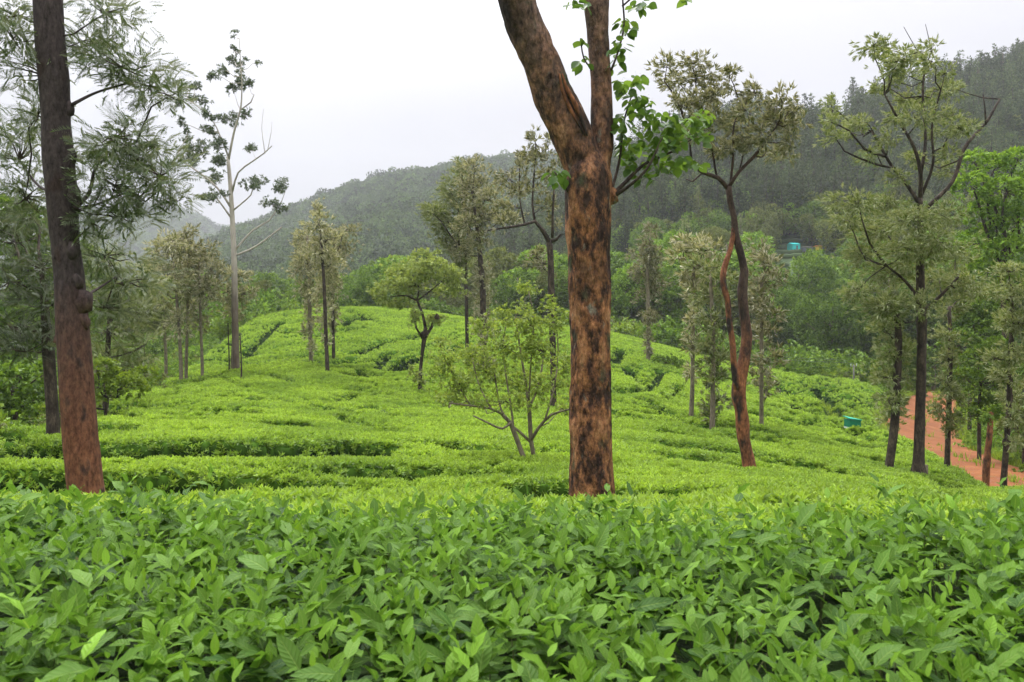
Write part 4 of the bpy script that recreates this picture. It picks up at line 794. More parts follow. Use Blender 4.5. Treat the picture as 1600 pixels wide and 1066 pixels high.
tree('silver_oak_tree', 'twisted orange-brown tree with a double stem and thin windblown crown right of centre', 'tree', 15,
     [(1171, 742, 26), (1170, 728, 20), (1166, 705, 17), (1161, 685, 18), (1160, 665, 20), (1157, 640, 18), (1153, 618, 22), (1156, 592, 21), (1163, 560, 16), (1167, 525, 15), (1163, 490, 14), (1160, 455, 15), (1163, 425, 13), (1157, 395, 12), (1149, 365, 12), (1147, 340, 10), (1141, 315, 10), (1138, 292, 10)],
     [(1042, 105, 12, 14), (1058, 128, 18, 13), (1080, 98, 22, 10), (1100, 120, 20, 13), (1120, 140, 16, 16), (1085, 158, 20, 14), (1108, 188, 22, 16), (1060, 165, 16, 12), (1180, 145, 14, 18), (1165, 172, 14, 12), (1222, 158, 16, 16), (1213, 190, 22, 16), (1190, 208, 20, 14), (1242, 195, 12, 18), (1235, 220, 14, 13), (1170, 228, 22, 12), (1130, 232, 22, 12), (1208, 238, 22, 10), (1085, 213, 20, 12), (1150, 200, 14, 16), (1240, 170, 10, 12), (1140, 120, 12, 12), (1115, 160, 16, 12)],
     'oak', .14, 'oakleaf', bark='bark_twisted', limb_bark={0: 'bark_orange', 5: 'bark_orange'}, dens=11, limbw=.8, seed=51, sides=18, amp=.16, hf=.06, spread=.46, wind=(-.5, 0, .1), yspread=1.5, autow=.22,
     limbs=[[(1153, 612, 17, -.04), (1147, 575, 12, -.1), (1145, 540, 11.5, -.12), (1139, 500, 11.5, -.12), (1137, 470, 10.5, -.12), (1130, 445, 12, -.12), (1131, 420, 11, -.1), (1139, 398, 10, -.06), (1144, 375, 9.5, -.03), (1148, 350, 9, 0)],
            [(1138, 296, 9), (1122, 278, 8), (1098, 270, 7), (1082, 256, 5), (1078, 225, 4), (1070, 190, 3)], [(1139, 292, 8), (1155, 268, 7), (1178, 245, 6), (1196, 222, 4), (1215, 195, 3)], [(1120, 278, 4), (1112, 230, 3), (1104, 180, 2.5)], [(1142, 284, 5), (1146, 240, 4), (1148, 190, 3), (1180, 140, 2)], [(1168, 700, 12, .1), (1160, 665, 9, .15), (1157, 640, 7, .1)], [(1155, 268, 3), (1166, 220, 2.5), (1172, 175, 2)], [(1098, 270, 4), (1082, 284, 3), (1072, 280, 2)]])
silver('slender silver oak standing on the slope, left of the bushy one behind the twisted tree', 28.5, [(1080, 656, 8), (1082, 600, 7), (1083, 520, 6), (1084, 420, 5)], [(1083, 382, 22, 12), (1068, 402, 20, 14), (1106, 392, 22, 14), (1095, 420, 24, 16), (1070, 430, 16, 14), (1083, 458, 18, 18), (1080, 500, 12, 22), (1083, 540, 9, 22), (1083, 580, 7, 16)], 52, size=.3)
silver('silver oak whose foliage hangs almost to the ground, left of the twisted orange trunk', 26, [(1113, 669, 9), (1114, 620, 8), (1114, 520, 7), (1110, 430, 5)], [(1112, 418, 22, 14), (1128, 440, 18, 14), (1112, 460, 22, 18), (1118, 500, 20, 18), (1112, 535, 18, 18), (1118, 570, 22, 18), (1108, 600, 20, 16), (1116, 630, 22, 14), (1108, 652, 12, 8)], 53, size=.28, mat='oakgreen')
silver('silver oak with pale drooping leaves behind and right of the twisted orange trunk', 28, [(1190, 655, 7), (1190, 560, 6), (1190, 440, 5)], [(1190, 392, 18, 14), (1202, 412, 18, 14), (1198, 440, 20, 16), (1185, 470, 20, 16), (1202, 490, 16, 16), (1190, 525, 16, 18), (1200, 560, 16, 16), (1186, 590, 14, 16), (1200, 610, 10, 14)], 54, size=.28)
silver('lone slim pale silver oak on the crest beside a low dark bush', 52, [(1013, 570, 7), (1013, 500, 6), (1012, 420, 5)], [(1018, 360, 8, 12), (1017, 380, 14, 12), (1008, 398, 18, 12), (1024, 405, 16, 12), (1006, 425, 18, 14), (1022, 438, 18, 14), (1012, 462, 16, 16), (1013, 495, 9, 18), (1013, 530, 7, 16)], 55, size=.38)
tree('broadleaf_bush', 'low round dark bush on the crest at the foot of the slim pale silver oak', 'bush', 52, [(1042, 574, 5), (1042, 568, 4)], [(1040, 567, 20, 8), (1055, 566, 10, 6), (1026, 567, 9, 6)], 'broad', .25, 'dark', dens=10, seed=56)
silver('dark leaning silver oak, leafy down its stem, left of the thickest right-hand trunk', 20, [(1389, 737, 13), (1392, 710, 13), (1398, 660, 13), (1402, 590, 12), (1404, 530, 11), (1400, 480, 8)],
       [(1385, 520, 24, 18), (1388, 552, 22, 20), (1382, 590, 18, 20), (1388, 625, 18, 18), (1395, 655, 14, 18), (1408, 590, 12, 20), (1412, 555, 12, 20), (1390, 480, 26, 16), (1410, 620, 8, 14)], 61, size=.17, bark='bark_dark', mat='oakgreen', dens=9.5)
tree('silver_oak_tree', 'tallest tree at right, thick dark trunk, huge open crown with windblown leaf tufts', 'tree', 20,
     [(1435, 740, 25), (1435, 725, 19), (1436, 700, 16), (1438, 640, 14.5), (1440, 560, 14), (1440, 500, 15), (1438, 430, 12), (1438, 360, 10), (1437, 310, 9)],
     [(1365, 70, 15, 13), (1385, 78, 16, 12), (1405, 92, 16, 12), (1395, 108, 14, 12), (1415, 115, 12, 10), (1440, 82, 8, 7), (1455, 76, 12, 9), (1457, 96, 11, 9), (1395, 132, 9, 9), (1372, 135, 9, 9), (1415, 155, 16, 13), (1450, 115, 9, 9), (1475, 115, 9, 12), (1430, 185, 20, 14), (1490, 138, 14, 11), (1468, 140, 12, 10), (1300, 172, 9, 15), (1296, 190, 6, 10), (1305, 215, 12, 8), (1335, 188, 14, 9), (1355, 192, 14, 9), (1322, 205, 9, 9), (1405, 182, 14, 9), (1440, 160, 14, 12), (1500, 200, 16, 13), (1490, 180, 14, 9), (1385, 215, 12, 9), (1430, 248, 14, 11), (1475, 243, 13, 8), (1480, 268, 12, 8), (1400, 275, 12, 9), (1355, 240, 10, 8), (1460, 210, 12, 10),
      (1340, 315, 30, 14), (1385, 318, 30, 14), (1430, 342, 30, 16), (1368, 358, 30, 18), (1418, 388, 34, 20), (1460, 378, 26, 18), (1398, 428, 32, 18), (1460, 438, 30, 20), (1350, 400, 26, 18), (1338, 455, 22, 12), (1500, 440, 26, 14), (1492, 400, 22, 16), (1375, 480, 22, 16), (1440, 475, 22, 14), (1325, 345, 20, 12), (1480, 340, 20, 14), (1520, 455, 18, 10)],
     'oak', .155, 'oakgreen', bark='bark_dark', dens=12, limbw=.85, seed=62, sides=14, amp=.12, wind=(-.4, 0, .0), yspread=3.0, spread=.55, droop=.25, autow=.2,
     limbs=[[(1437, 320, 8), (1418, 290, 6.5), (1395, 262, 5.5), (1375, 228, 4.5), (1362, 205, 4)], [(1438, 312, 8), (1438, 270, 7), (1428, 230, 6), (1405, 190, 5), (1382, 147, 3)], [(1439, 272, 6), (1446, 220, 5), (1442, 150, 4), (1445, 110, 3), (1456, 80, 2)], [(1448, 325, 8), (1488, 284, 7), (1505, 235, 7), (1522, 212, 6), (1542, 190, 5), (1562, 155, 3)], [(1540, 195, 3.5), (1539, 170, 2.5), (1536, 148, 2)], [(1440, 305, 6), (1458, 255, 5), (1456, 200, 4), (1470, 140, 3)], [(1440, 490, 9), (1470, 462, 6), (1500, 430, 4)], [(1438, 470, 7), (1415, 440, 5), (1385, 415, 4)], [(1445, 100, 2), (1425, 65, 1.3), (1412, 42, .8)], [(1456, 85, 2), (1450, 55, 1.2), (1446, 38, .8)]])
silver('dark slim trunk with a leafy sleeve in front of the red road', 24, [(1480, 727, 9), (1481, 690, 8), (1483, 620, 8), (1485, 540, 7), (1483, 480, 5)], [(1483, 490, 16, 14), (1480, 525, 16, 16), (1486, 560, 14, 18), (1478, 595, 14, 16), (1490, 620, 14, 14), (1474, 640, 16, 14), (1490, 660, 14, 10), (1480, 675, 12, 8), (1500, 470, 18, 14)], 63, size=.17, bark='bark_dark', mat='oakgreen', dens=9.5)
tree('lopped_trunk', 'lopped orange-brown trunk at the lower right with a tuft of leaves at its top', 'tree', 22, [(1540, 759, 11), (1542, 720, 10.5), (1546, 680, 9), (1549, 645, 7)], [(1552, 640, 14, 10), (1540, 655, 8, 7)], 'broad', .14, 'mid', bark='bark_orange', dens=8, seed=64, amp=.1)
silver('dark trunk at the lower right, rightmost one standing at the field edge', 22.5, [(1568, 758, 10), (1571, 715, 9), (1576, 640, 8), (1580, 540, 8), (1582, 450, 6)], [(1556, 560, 20, 14), (1590, 550, 22, 16), (1572, 590, 18, 16), (1582, 620, 16, 14), (1575, 500, 26, 18), (1592, 460, 26, 18), (1560, 455, 20, 14), (1578, 650, 14, 12), (1583, 690, 10, 12), (1600, 500, 20, 20), (1575, 425, 22, 14)], 65, size=.18, bark='bark_dark', mat='oakgreen', dens=9.5, knots=[(1572, 690, 6, 0)])
tree('tree_stump', 'short sawn stump beside the foot of the thickest right-hand trunk', 'stump', 20.2, [(1447, 739, 6), (1447, 727, 6)], [], 'broad', .1, 'mid', bark='bark_lite', seed=66)
BR = 'leafy trees beyond the red road'
tree('broadleaf_tree', 'bright green broad crown at the right border above the lopped trunk', 'tree', 42, [(1575, 640, 9), (1570, 520, 8), (1565, 420, 7)], [(1523, 255, 18, 16), (1555, 262, 26, 16), (1590, 250, 24, 14), (1520, 292, 24, 18), (1572, 300, 32, 18), (1545, 335, 32, 20), (1592, 350, 28, 22), (1528, 380, 28, 18), (1580, 395, 32, 20), (1545, 425, 30, 18), (1610, 300, 24, 30), (1600, 440, 30, 20)], 'broad', .34, 'mid', dens=10, seed=71, group=BR, shell=True)
tree('broadleaf_tree', 'rounded glossy green tree on the far side of the red road, lower right', 'tree', 33, [(1530, 700, 6), (1530, 640, 5), (1532, 600, 4)], [(1508, 592, 18, 14), (1532, 562, 26, 15), (1560, 545, 24, 14), (1520, 622, 22, 15), (1555, 600, 24, 18), (1545, 640, 24, 15), (1580, 580, 24, 18), (1515, 650, 16, 10)], 'broad', .22, 'mid', dens=9, seed=72, group=BR, shell=True)
tree('broadleaf_bush', 'leafy bush at the bottom right border below the glossy green tree', 'bush', 30, [(1600, 720, 6), (1600, 690, 5)], [(1592, 640, 22, 18), (1585, 670, 22, 14), (1610, 660, 20, 20), (1605, 615, 20, 16), (1620, 690, 24, 12)], 'broad', .2, 'olive', dens=9, seed=73, group=BR, shell=True)
tree('broadleaf_tree', 'dark rounded tree closing the bend of the red road', 'tree', 66, [(1425, 630, 5), (1425, 600, 5)], [(1415, 590, 26, 18), (1400, 560, 26, 20), (1432, 560, 24, 20), (1425, 615, 22, 10), (1380, 580, 24, 16)], 'broad', .42, 'dark', dens=10, seed=74, group=BR, shell=True)
tree('broadleaf_tree', 'dark leafy tree on the bank right of the red road, behind the leafy-sleeved trunk', 'tree', 46, [(1515, 650, 6), (1515, 600, 5)], [(1500, 540, 26, 20), (1530, 520, 26, 20), (1505, 580, 24, 18), (1520, 500, 30, 18), (1490, 600, 14, 12), (1535, 480, 30, 20)], 'broad', .36, 'dark', dens=10, seed=75, group=BR, shell=True)
for k, (px, d, lb) in enumerate(((1530, 39, 'low green shrub on the right verge of the red road, nearest the bend'), (1580, 34, 'low green shrub on the right verge of the red road, below the glossy tree'), (1612, 29, 'low green shrub right of the red road, at the photo border'))):
    gz = HY - g1((px - 800) / F * d, d) / d * F
    tree('verge_shrub', lb, 'bush', d, [(px, gz, 3), (px, gz - 8, 2)], [(px, gz - 10, 22, 8), (px + 20, gz - 12, 16, 9), (px - 18, gz - 5, 12, 5)], 'broad', .2, 'mid', dens=8, seed=81 + k, group='shrubs on the road verge')

# ------------------------------------------------------------------ woodland behind the crest: every tree a thing, copied from eleven grown kinds
def grown(kind, h, r, rng, lmat, size, nclump, bark='bark_lite', trunkfrac=.16, dens=15, sparse=False):
    gt = Geo(); lean = rng.normal(size=2) * .03 * h
    tp = np.array([[0, 0, -.6], [lean[0] * .3, lean[1] * .3, h * .3], [lean[0] * .7, lean[1] * .7, h * .6], [lean[0], lean[1], h * .86]]); tube(gt, tp, [h * .016 + .04, h * .013 + .02, h * .009, h * .004], 7, h * .1, .1, 2)
    skel = resample(tp, np.ones(4), h * .04)[0]; cl = []
    if kind == 'oak':
        for i in range(nclump):
            f = i / (nclump - 1); z = h * (.28 + .70 * f); rr = r * (.45 + .9 * math.sin(min(1, f * 1.05 + .12) * math.pi) ** .8) * (1 - .35 * f); a = rng.uniform(0, 6.28)
            cl.append((np.array([math.cos(a) * rr * .45 + lean[0] * f, math.sin(a) * rr * .45 + lean[1] * f, z]), np.array([rr * .75, rr * .75, h * .075])))
    else:
        for i in range(nclump):
            q = rng.normal(size=3); q /= np.linalg.norm(q); q *= rng.uniform(.35, .95); q[2] = q[2] * .9
            c = np.array([q[0] * r + lean[0], q[1] * r + lean[1], h * (trunkfrac + (1 - trunkfrac) * .5) + q[2] * h * (1 - trunkfrac) * .45]); s = rng.uniform(.30, .5)
            cl.append((c, np.array([r * s, r * s, h * (1 - trunkfrac) * .5 * s * .9])))
        for a in np.linspace(0, 6.28, 5)[:-1]: cl.append((np.array([math.cos(a) * r * .4, math.sin(a) * r * .4, h * (trunkfrac + .12)]), np.array([r * .4, r * .4, h * .12])))
    for c, rr in cl:
        k = np.argmin(np.linalg.norm(skel - c * [1, 1, .8], axis=1)); a = skel[k]; tube(gt, [a, (a + c) / 2 - [0, 0, .05 * h], c], [h * .006, h * .004, h * .002], 4, h * .2)
    gc = Geo(); crown_geo(gc, cl, 'oak' if kind == 'oak' else 'broad', size, dens, rng, None, False, spread=.30, sub=7, shell=(kind != 'oak'))
    return gt.mesh('trunk', M[bark]), gc.mesh('crown', M[lmat])
rk = np.random.default_rng(200)
KINDS = {
    'dark': [grown('b', 12, 4.2, rk, 'dark', .46, 16), grown('b', 12, 3.6, rk, 'dark', .46, 15), grown('b', 12, 4.8, rk, 'dark', .5, 18, trunkfrac=.1)],
    'mid': [grown('b', 12, 4.0, rk, 'mid', .46, 16), grown('b', 12, 4.6, rk, 'mid', .48, 17, trunkfrac=.1)],
    'olive': [grown('b', 12, 3.8, rk, 'olive', .45, 15), grown('b', 12, 3.2, rk, 'olive', .45, 14)],
    'oak': [grown('oak', 13, 2.1, rk, 'oakleaf', .42, 13, bark='bark_lite'), grown('oak', 13, 1.8, rk, 'oakgreen', .42, 12), grown('oak', 13, 2.4, rk, 'oakgreen', .42, 14)]}
LBL = {'dark': 'dark green bushy tree', 'mid': 'fresh mid-green bushy tree', 'olive': 'olive-green bushy tree', 'oak': 'slender pale grey-green silver oak'}
WL = {}; rw = np.random.default_rng(42); proto_objs = {}
def region(px):
    for a, t in ((230, 'behind the far-left trunks'), (460, 'beside the white gum'), (640, 'left of the umbrella tree'), (880, 'behind the small leafy tree'), (1060, 'right of the forked trunk'), (1300, 'behind the twisted tree'), (1460, 'behind the tallest right-hand tree')):
        if px < a: return t
    return 'beyond the red road'
def hillz(x, y): return max(g1(x, y), float(HC(x, y)) if y > 108 else -99)
def woodland(kind, px, d, h, row):
    v = int(rw.integers(0, len(KINDS[kind]))); key = (kind, v); x = (px - 800) / F * d; z = hillz(x, d); s = h / (13 if kind == 'oak' else 12)
    if key not in proto_objs:
        r = thing('silver_oak_tree' if kind == 'oak' else 'woodland_tree', '', 'tree', (x, d, z)); tr, cr = KINDS[kind][v]; ch = [obj('trunk', tr, r), obj('crown', cr, r)]; proto_objs[key] = (r, ch)
    else:
        r0, ch0 = proto_objs[key]; r = r0.copy(); COL.objects.link(r)
        for c0 in ch0: c = c0.copy(); COL.objects.link(c); c.parent = r
    r.location = (x, d, z); r.rotation_euler = (0, 0, rw.uniform(0, 6.28)); r.scale = (s * rw.uniform(.85, 1.15),) * 2 + (s,)
    r['category'] = 'tree'; WL.setdefault((kind, row, region(px)), []).append((px, r))
_ds = np.arange(112, 200, .5); HUTD = float(_ds[int(np.argmin([abs(-(394 - HY) / F * q - hillz((1260 - 800) / F * q, q)) for q in _ds]))])
tops = np.array([(-200, 420), (0, 400), (150, 440), (240, 440), (330, 415), (380, 410), (440, 402), (500, 418), (560, 395), (620, 372), (660, 400), (720, 385), (800, 385), (880, 370), (960, 360), (1040, 350), (1120, 345), (1200, 372), (1240, 405), (1290, 405), (1340, 395), (1400, 370), (1480, 340), (1600, 330), (1800, 320)], float)
for px in np.arange(-160, 1720, 46):
    p = px + rw.uniform(-14, 14); d = rw.uniform(97, 104); tp = np.interp(p, tops[:, 0], tops[:, 1]) + rw.uniform(28, 62)
    if 1290 < p < 1500: d = rw.uniform(84, 92)
    h = (HY - tp) / F * d - hillz((p - 800) / F * d, d); woodland(rw.choice(['dark', 'dark', 'mid', 'olive']) if p > 900 or p < 620 else rw.choice(['dark', 'olive', 'olive', 'oak']), p, d, max(h, 6), 0)
for px in np.arange(-180, 1740, 52):
    p = px + rw.uniform(-18, 18); d = rw.uniform(112, 122); tp = np.interp(p, tops[:, 0], tops[:, 1]) + rw.uniform(0, 26)
    if abs(p - 1250) < 42: tp = 394
    h = (HY - tp) / F * d - hillz((p - 800) / F * d, d); woodland(rw.choice(['dark', 'mid', 'mid', 'olive', 'oak']), p, d, np.clip(h, 5, 21), 1)
for px in np.concatenate([np.arange(640, 1700, 40), np.arange(700, 1700, 46)]):
    p = px + rw.uniform(-18, 18); d = rw.uniform(130, 168)
    if 1205 < p < 1310 and d < HUTD + 2: continue
    woodland(rw.choice(['mid', 'olive', 'dark', 'oak', 'oak']), p, d, rw.uniform(7, 12), 2)

for (kind, row, reg), ls in WL.items():
    ls.sort(key=lambda t: t[0]); place = ('front row of wood', 'middle row of wood', 'back of wood')[row]
    for q, (_, o) in enumerate(ls):
        k_ = {'dark': 'dark green bushy tree', 'mid': 'fresh green bushy tree', 'olive': 'olive-green bushy tree', 'oak': 'slender pale silver oak'}[kind]
        o['label'] = ('%s, %s, %s' % (k_, place, reg)) if len(ls) == 1 else ('%s %s from left, %s, %s' % (('first', 'second', 'third', 'fourth', 'fifth', 'sixth', 'seventh', 'eighth', 'ninth', 'tenth')[min(q, 9)], k_, place, reg)); o['group'] = 'woodland trees behind the tea field'

# far woods on the hills: one mass each
def scat_hill(name, H, n, d0, d1, px0, px1, protos, smin, smax, mask=None, seed=1):
    r = np.random.default_rng(seed); px = r.uniform(px0, px1, n); d = np.sqrt(r.uniform(d0 ** 2, d1 ** 2, n)); x = (px - 800) / F * d
    z = H(x, d); k = z > -12.5
    if mask is not None: k &= mask(px, d, x)
    px, d, x, z = px[k], d[k], x[k], z[k]; m = len(x)
    rot = np.stack([np.zeros(m), np.zeros(m), r.uniform(0, 6.28, m)], 1)
    return scatter(name, np.stack([x, d, z - .3], 1), rot, r.uniform(smin, smax, m), r.integers(0, len(protos), m), protos, kind='stuff')
def joined(kind, h, r, lm, size, ncl, seed, dens=9, **k):
    rr = np.random.default_rng(seed); a, b = grown(kind, h, r, rr, lm, size, ncl, dens=dens, **k)
    g2 = Geo()
    for me, mt in ((a, 1), (b, 0)):
        V = np.empty(len(me.vertices) * 3); me.vertices.foreach_get('co', V); V = V.reshape(-1, 3); T = np.empty(len(V)); me.attributes['tone'].data.foreach_get('value', T)
        fq = [p.vertices[:] for p in me.polygons if len(p.vertices) == 4]; ft = [p.vertices[:] for p in me.polygons if len(p.vertices) == 3]
        g2.add(V, [np.array(f) for f in (fq, ft) if f], T, mt)
    return g2.mesh('far_tree', [M[lm], M['bark_dark']])
farb = [joined('b', 10, 5.0, 'far', 1.0, 11, 300 + i, trunkfrac=.2) for i in range(4)]
faro = [joined('oak', 11, 1.7, 'conif', .62, 10, 310 + i) for i in range(4)]
midb = [joined('b', 9, 3.2, m_, .55, 12, 320 + i, trunkfrac=.2) for i, m_ in enumerate(('mid', 'olive', 'dark', 'olive'))]
scat_hill('terraced_hill_wood', HC, 4200, 165, 268, 620, 1900, faro, .6, 1.35, lambda px, d, x: (fbm2(x, d, 16, 61, 2) > -.25) & ~((px > 1190) & (px < 1330) & (d > 236) & (fbm2(x, d, 9, 62, 2) < .3)), 2)
scat_hill('lower_slope_wood', HC, 900, 125, 200, 640, 1900, midb, .6, 1.1, lambda px, d, x: ~((px > 1215) & (px < 1300) & (d < HUTD + 1)) & (fbm2(x, d, 20, 66, 2) > -.1), 3)
scat_hill('wooded_hill_canopy', HB, 6000, 260, 652, 180, 1300, farb, .9, 2.1, None, 4)
scat_hill('far_hill_canopy', HA, 3000, 700, 1105, -250, 700, farb, 1.2, 2.4, None, 5)
# contour rows of tea on the terraced hill
gr_ = Geo(); rr_ = np.random.default_rng(8)
for d in np.arange(150, 258, 2.6):
    px0 = rr_.uniform(900, 1150)
    while px0 < 1750:
        ln = rr_.uniform(30, 110); n = max(3, int(ln / 5)); pxs = px0 + np.linspace(0, ln, n); dd = d + np.cumsum(rr_.normal(size=n) * .15); x = (pxs - 800) / F * dd; z = HC(x, dd)
        P = np.stack([x, dd, z + .25], 1); tube(gr_, P, np.full(n, .62) * rr_.uniform(.7, 1.1, n), 6, 2.2, .35, .8, 3, zf=1); px0 += ln + rr_.uniform(3, 40)
obj('hillside_tea_rows', gr_.mesh('hillside_tea_rows', M['hilltea']), kind='stuff')
# single trees standing out on the skyline of the terraced hill
sky = [(1143, 228, 9), (1232, 225, 8), (1405, 262, 10), (1487, 252, 12), (1527, 250, 14), (1570, 248, 15), (1597, 244, 17), (1340, 258, 8)]
names = ['faint slim tree on the misty ridge, leftmost on the skyline', 'faint slim tree on the misty ridge above the blue shelter', 'slim tree on the ridge behind the tallest right-hand tree', 'slim skyline tree, first right of the big open crown', 'tall slim skyline tree, second right of the big open crown', 'tall slim skyline tree near the right border', 'tallest slim skyline tree, cut by the right border', 'faint slim tree on the misty ridge left of the big open crown']
base_t, base_c = grown('oak', 13, 1.3, np.random.default_rng(400), 'conif', .42, 11, dens=6); first = None
for (px, d, h), lb in zip(sky, names):
    x = (px - 800) / F * d
    if first is None:
        r = thing('skyline_tree', lb, 'tree', (x, d, float(HC(x, d)))); ch0 = [obj('trunk', base_t, r), obj('crown', base_c, r)]; first = r
    else:
        r = first.copy(); COL.objects.link(r)
        for c0 in ch0: c = c0.copy(); COL.objects.link(c); c.parent = r
    r['label'] = lb; r['group'] = 'slim trees on the skyline'; r.location = (x, d, float(HC(x, d))); r.scale = (h / 13,) * 3; r.rotation_euler = (0, 0, px)

# undergrowth where the plucked field ends
rr_ = np.random.default_rng(90); n = 2600; px = rr_.uniform(-300, 1700, n); d = dmax(px) + rr_.uniform(.5, 22, n) ** 1.0; x = (px - 800) / F * d
k = (road_dist(x, d) > .7) & ((px < 330) | (px > 1380)) & (d < 96)
px, d, x = px[k], d[k], x[k]; p2 = rr_.uniform(-200, 1700, 1500); d2 = np.maximum(rr_.uniform(74, 118, 1500), dmax(p2) + 4); x2 = (p2 - 800) / F * d2; k2 = road_dist(x2, d2) > 1.5; sc1 = np.concatenate([rr_.uniform(.5, 1.5, len(x)), rr_.uniform(1.6, 4.0, k2.sum())]); x = np.concatenate([x, x2[k2]]); d = np.concatenate([d, d2[k2]]); z = G(x, d); und = []
for i, m_ in enumerate(('mid', 'dark', 'lime', 'olive')):
    gg = Geo(); r3 = np.random.default_rng(95 + i); cl = [(np.array([r3.normal() * .35, r3.normal() * .35, .3 + abs(r3.normal()) * .2]), np.array([.4, .4, .3])) for _ in range(4)]; crown_geo(gg, cl, 'broad', .17, 6, r3, None, False); und.append(gg.mesh('undergrowth_clump', M[m_]))
gidx = rr_.choice(4, len(x), p=[.4, .3, .1, .2])
scatter('undergrowth', np.stack([x, d, z], 1), np.stack([0 * x, 0 * x, rr_.uniform(0, 6.28, len(x))], 1), sc1, gidx, und, kind='stuff')
# grass on the verges of the road
def blade_clump(r3):
    gg = Geo()
    for _ in range(16):
        a = r3.uniform(0, 6.28); l = r3.uniform(.1, .28); b = np.array([r3.normal() * .08, r3.normal() * .08, 0]); t = b + [math.cos(a) * l * .4, math.sin(a) * l * .4, l]; s = np.array([-math.sin(a), math.cos(a), 0]) * .012
        gg.add([b - s, b + s, (b + t) / 2 + s + [0, 0, .03], t, (b + t) / 2 - s + [0, 0, .03]], [np.array([[0, 1, 2, 4]]), np.array([[4, 2, 3]])], r3.uniform(0, 1))
    return gg.mesh('grass_clump', M['lime'])
gp = [blade_clump(np.random.default_rng(500 + i)) for i in range(3)]
k = rr_.integers(0, len(ROADP), 9000); sd = rr_.choice([-1, 1], 9000); off = (ROADR[k] * rr_.uniform(.72, 1.0, 9000) ** .8 + np.abs(rr_.normal(size=9000)) * 1.2) * sd; off = np.where(rr_.uniform(size=9000) < .01, rr_.normal(size=9000) * .25, off)
x = ROADP[k, 0] + S[k, 0] * off; y = ROADP[k, 1] + S[k, 1] * off; m_ = y > 14; x = x[m_]; y = y[m_]
scatter('verge_grass', np.stack([x, y, G(x, y) + .03], 1), np.stack([0 * x, 0 * x, rr_.uniform(0, 6.28, len(x))], 1), rr_.uniform(.7, 1.8, len(x)), rr_.integers(0, 3, len(x)), gp, kind='stuff')

# ------------------------------------------------------------------ small built things
def box(geo, c, s, rz=0, mat=0, taper=None, bevel=0):
    x, y, z = np.array(s) / 2; V = np.array([[sx * x, sy * y, sz * z] for sz in (-1, 1) for sy in (-1, 1) for sx in (-1, 1)])
    if taper is not None: V[4:] += taper
    R = np.array([[math.cos(rz), -math.sin(rz), 0], [math.sin(rz), math.cos(rz), 0], [0, 0, 1]]); V = V @ R.T + np.array(c)
    geo.add(V, [np.array([[0, 2, 3, 1], [4, 5, 7, 6], [0, 1, 5, 4], [2, 6, 7, 3], [0, 4, 6, 2], [1, 3, 7, 5]])], .5, mat)
M['green_sheet'] = paint('green_sheet', (.012, .17, .09)); M['green_sheet_top'] = paint('green_sheet_top', (.03, .32, .20)); M['white_base'] = paint('white_base', (.55, .62, .58))
M['turquoise'] = paint('turquoise_sheet', (.06, .62, .58)); M['yellow'] = paint('yellow_sheet', (.75, .62, .10)); M['orange'] = paint('orange_sheet', (.70, .32, .10)); M['concrete'] = paint('concrete', (.17, .165, .14)); M['wire'] = paint('wire', (.08, .085, .08)); M['slate'] = paint('slate_sheet', (.12, .13, .17)); M['wood'] = paint('pole_wood', (.10, .075, .05))
d = 41; p = pick(1332, 668); d = p[1]; s = d / F; gz = g1(p[0], p[1]); zt = -(668 - HY) * s
r = thing('green_shelter', 'small bright green sheet-covered shelter among the tea bushes on the right slope', 'shelter', (p[0], p[1], gz))
wv, hv = 20 * s, 11.5 * s
g = Geo(); box(g, (0, 0, zt - gz + hv * .62), (wv, wv * .7, hv), .25); obj('wall', g.mesh('wall', M['green_sheet'], smooth=False), r)
g = Geo(); V = np.array([[-wv * .56, -wv * .42, .03], [wv * .56, -wv * .42, -.05], [wv * .56, wv * .42, -.05], [-wv * .56, wv * .42, .09]]); V = np.vstack([V, V + [0, 0, .04]]) + [0, 0, zt - gz + hv * 1.15]
V[:, :2] = V[:, :2] @ np.array([[math.cos(.25), math.sin(.25)], [-math.sin(.25), math.cos(.25)]]); g.add(V, [np.array([[0, 3, 2, 1], [4, 5, 6, 7], [0, 1, 5, 4], [1, 2, 6, 5], [2, 3, 7, 6], [3, 0, 4, 7]])]); obj('roof', g.mesh('roof', M['green_sheet_top'], smooth=False), r)
g = Geo(); box(g, (0, -.005, zt - gz + hv * .02), (wv * 1.02, wv * .72, hv * .2), .25); obj('base_band', g.mesh('base_band', M['white_base'], smooth=False), r)
g = Geo()
for sx in (-1, 1):
    for sy in (-1, 1): box(g, (sx * wv * .4, sy * wv * .25, (zt - gz) * .5 - .02), (.06, .06, max(.1, zt - gz)), .25)
obj('leg', g.mesh('leg', M['wood'], smooth=False), r)

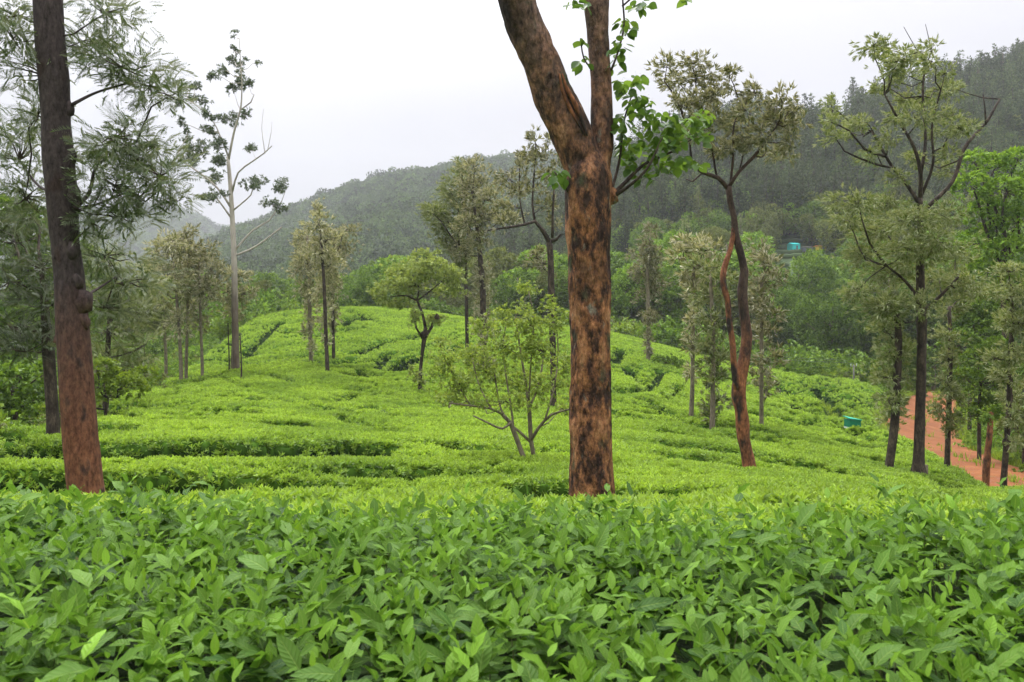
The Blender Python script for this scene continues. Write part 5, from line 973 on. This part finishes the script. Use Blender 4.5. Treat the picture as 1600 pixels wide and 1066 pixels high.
def hut(name, label, cat, px, py, d, w, h, wallm, roofm, ridge=True, depth=2.2, stilt=True):
    ds = np.arange(112, 200, .5); e = [abs(-(py + 8 - HY) / F * q - hillz((px - 800) / F * q, q)) for q in ds]; d = float(ds[int(np.argmin(e))])
    x = (px - 800) / F * d; gz = hillz(x, d); r = thing(name, label, cat, (x, d, gz)); b = .25
    g = Geo(); box(g, (0, 0, b + h * .4), (w, depth, h * .8), .15); obj('wall', g.mesh('wall', wallm, smooth=False), r)
    g = Geo(); e = w * .56; dp = depth * .56; hr = h * .25; V = np.array([[-e, -dp, 0], [e, -dp, 0], [e, dp, 0], [-e, dp, 0], [-e, 0, hr], [e, 0, hr]]) + [0, 0, b + h * .8]
    R = np.array([[math.cos(.15), -math.sin(.15), 0], [math.sin(.15), math.cos(.15), 0], [0, 0, 1]]); g.add(V @ R.T, [np.array([[0, 1, 5, 4], [2, 3, 4, 5], [0, 3, 2, 1]]), np.array([[0, 4, 3], [1, 2, 5]])]); obj('roof', g.mesh('roof', roofm, smooth=False), r)
    g = Geo(); box(g, (w * .18, -depth / 2 - .02, b + h * .3), (w * .2, .05, h * .55), .15); obj('door', g.mesh('door', M['slate'], smooth=False), r)
    g = Geo()
    for sx in (-1, 1):
        for sy in (-1, 1): box(g, (sx * w * .42, sy * depth * .42, b / 2), (.14, .14, max(.3, b)), .15)
    obj('leg', g.mesh('leg', M['wood'], smooth=False), r); return r
hut('blue_hut', 'small turquoise hut among the trees on the far slope', 'hut', 1240, 385, 138, 1.6, 1.35, M['turquoise'], M['turquoise'])
hut('grey_hut', 'low grey hut between the turquoise hut and the yellow one', 'hut', 1260, 388, 140, 1.5, 1.0, M['slate'], M['concrete'])
hut('yellow_hut', 'small hut with yellow and orange sheets on the far slope', 'hut', 1281, 386, 138, 1.6, .95, M['yellow'], M['orange'])

# power line along the crest
def pole(label, px, pyt, d, hgt):
    x = (px - 800) / F * d; zt = -(pyt - HY) / F * d; gz = g1(x, d); r = thing('power_pole', label, 'pole', (x, d, gz), 'poles of the power line')
    g = Geo(); tube(g, [[0, 0, -.3], [0, 0, zt - gz]], [.08, .055], 10, 2, 0); obj('pole', g.mesh('pole', M['concrete']), r)
    g = Geo(); box(g, (0, 0, zt - gz - .12), (.62, .06, .06), .3); obj('crossarm', g.mesh('crossarm', M['concrete'], smooth=False), r)
    for sx in (-.27, .27): g = Geo(); tube(g, [[sx, sx * .3, zt - gz - .08], [sx, sx * .3, zt - gz + .08]], [.03, .02], 8, .1); obj('insulator', g.mesh('insulator', M['white_base']), r)
    return np.array([x, d, zt])
a = pole('pale concrete power pole with a crossarm at the wood edge, right of the twisted tree', 1334, 570, 66, 0)
b = pole('pale power pole half lost in the wood behind the forked trunk', 905, 505, 82, 0)
for sx, lb in ((-.30, 'upper thin power line sagging along the dark wood edge'), (.30, 'lower thin power line sagging along the dark wood edge')):
    P = []
    for t in np.linspace(0, 1, 24): q = a * (1 - t) + b * t; q = q + [sx * .9, sx * .3, .12 - 1.0 * math.sin(math.pi * t) * 1.0 + (0.25 if sx < 0 else 0)]; P.append(q)
    g = Geo(); tube(g, P, np.full(24, .012), 5, 3); o = obj('power_wire', g.mesh('power_wire', M['wire'], origin=a), loc=tuple(a)); o['label'] = lb; o['category'] = 'power line'; o['group'] = 'power wires'
# thin stakes in the field beside the gum
for px, py0, py1, dd, lb in ((376, 596, 520, 38, 'thin dark stake in the tea in front of the gum tree'), (357, 576, 505, 43, 'thin leafy sapling pole just left of the gum trunk')):
    x = (px - 800) / F * dd; gz = g1(x, dd); r = thing('stake', lb, 'stake', (x, dd, gz)); g = Geo(); tube(g, [[0, 0, -.2], [.04, 0, 1.2], [-.03, 0, -(py1 - HY) / F * dd - gz]], [.05, .045, .03], 6, .5, .1, 3); obj('shaft', g.mesh('shaft', M['bark_dark']), r)

# ------------------------------------------------------------------ mist
m, N, L, o = new_mat('mist'); pv = N.new('ShaderNodeVolumePrincipled'); pv.inputs['Density'].default_value = .00028; pv.inputs['Color'].default_value = (.93, .96, 1, 1); pv.inputs['Anisotropy'].default_value = .2; L.new(pv.outputs[0], o.inputs['Volume'])
g = Geo(); box(g, (0, 610, 110), (3100, 1640, 330)); hz_ = obj('haze', g.mesh('haze', m, smooth=False), kind='stuff')
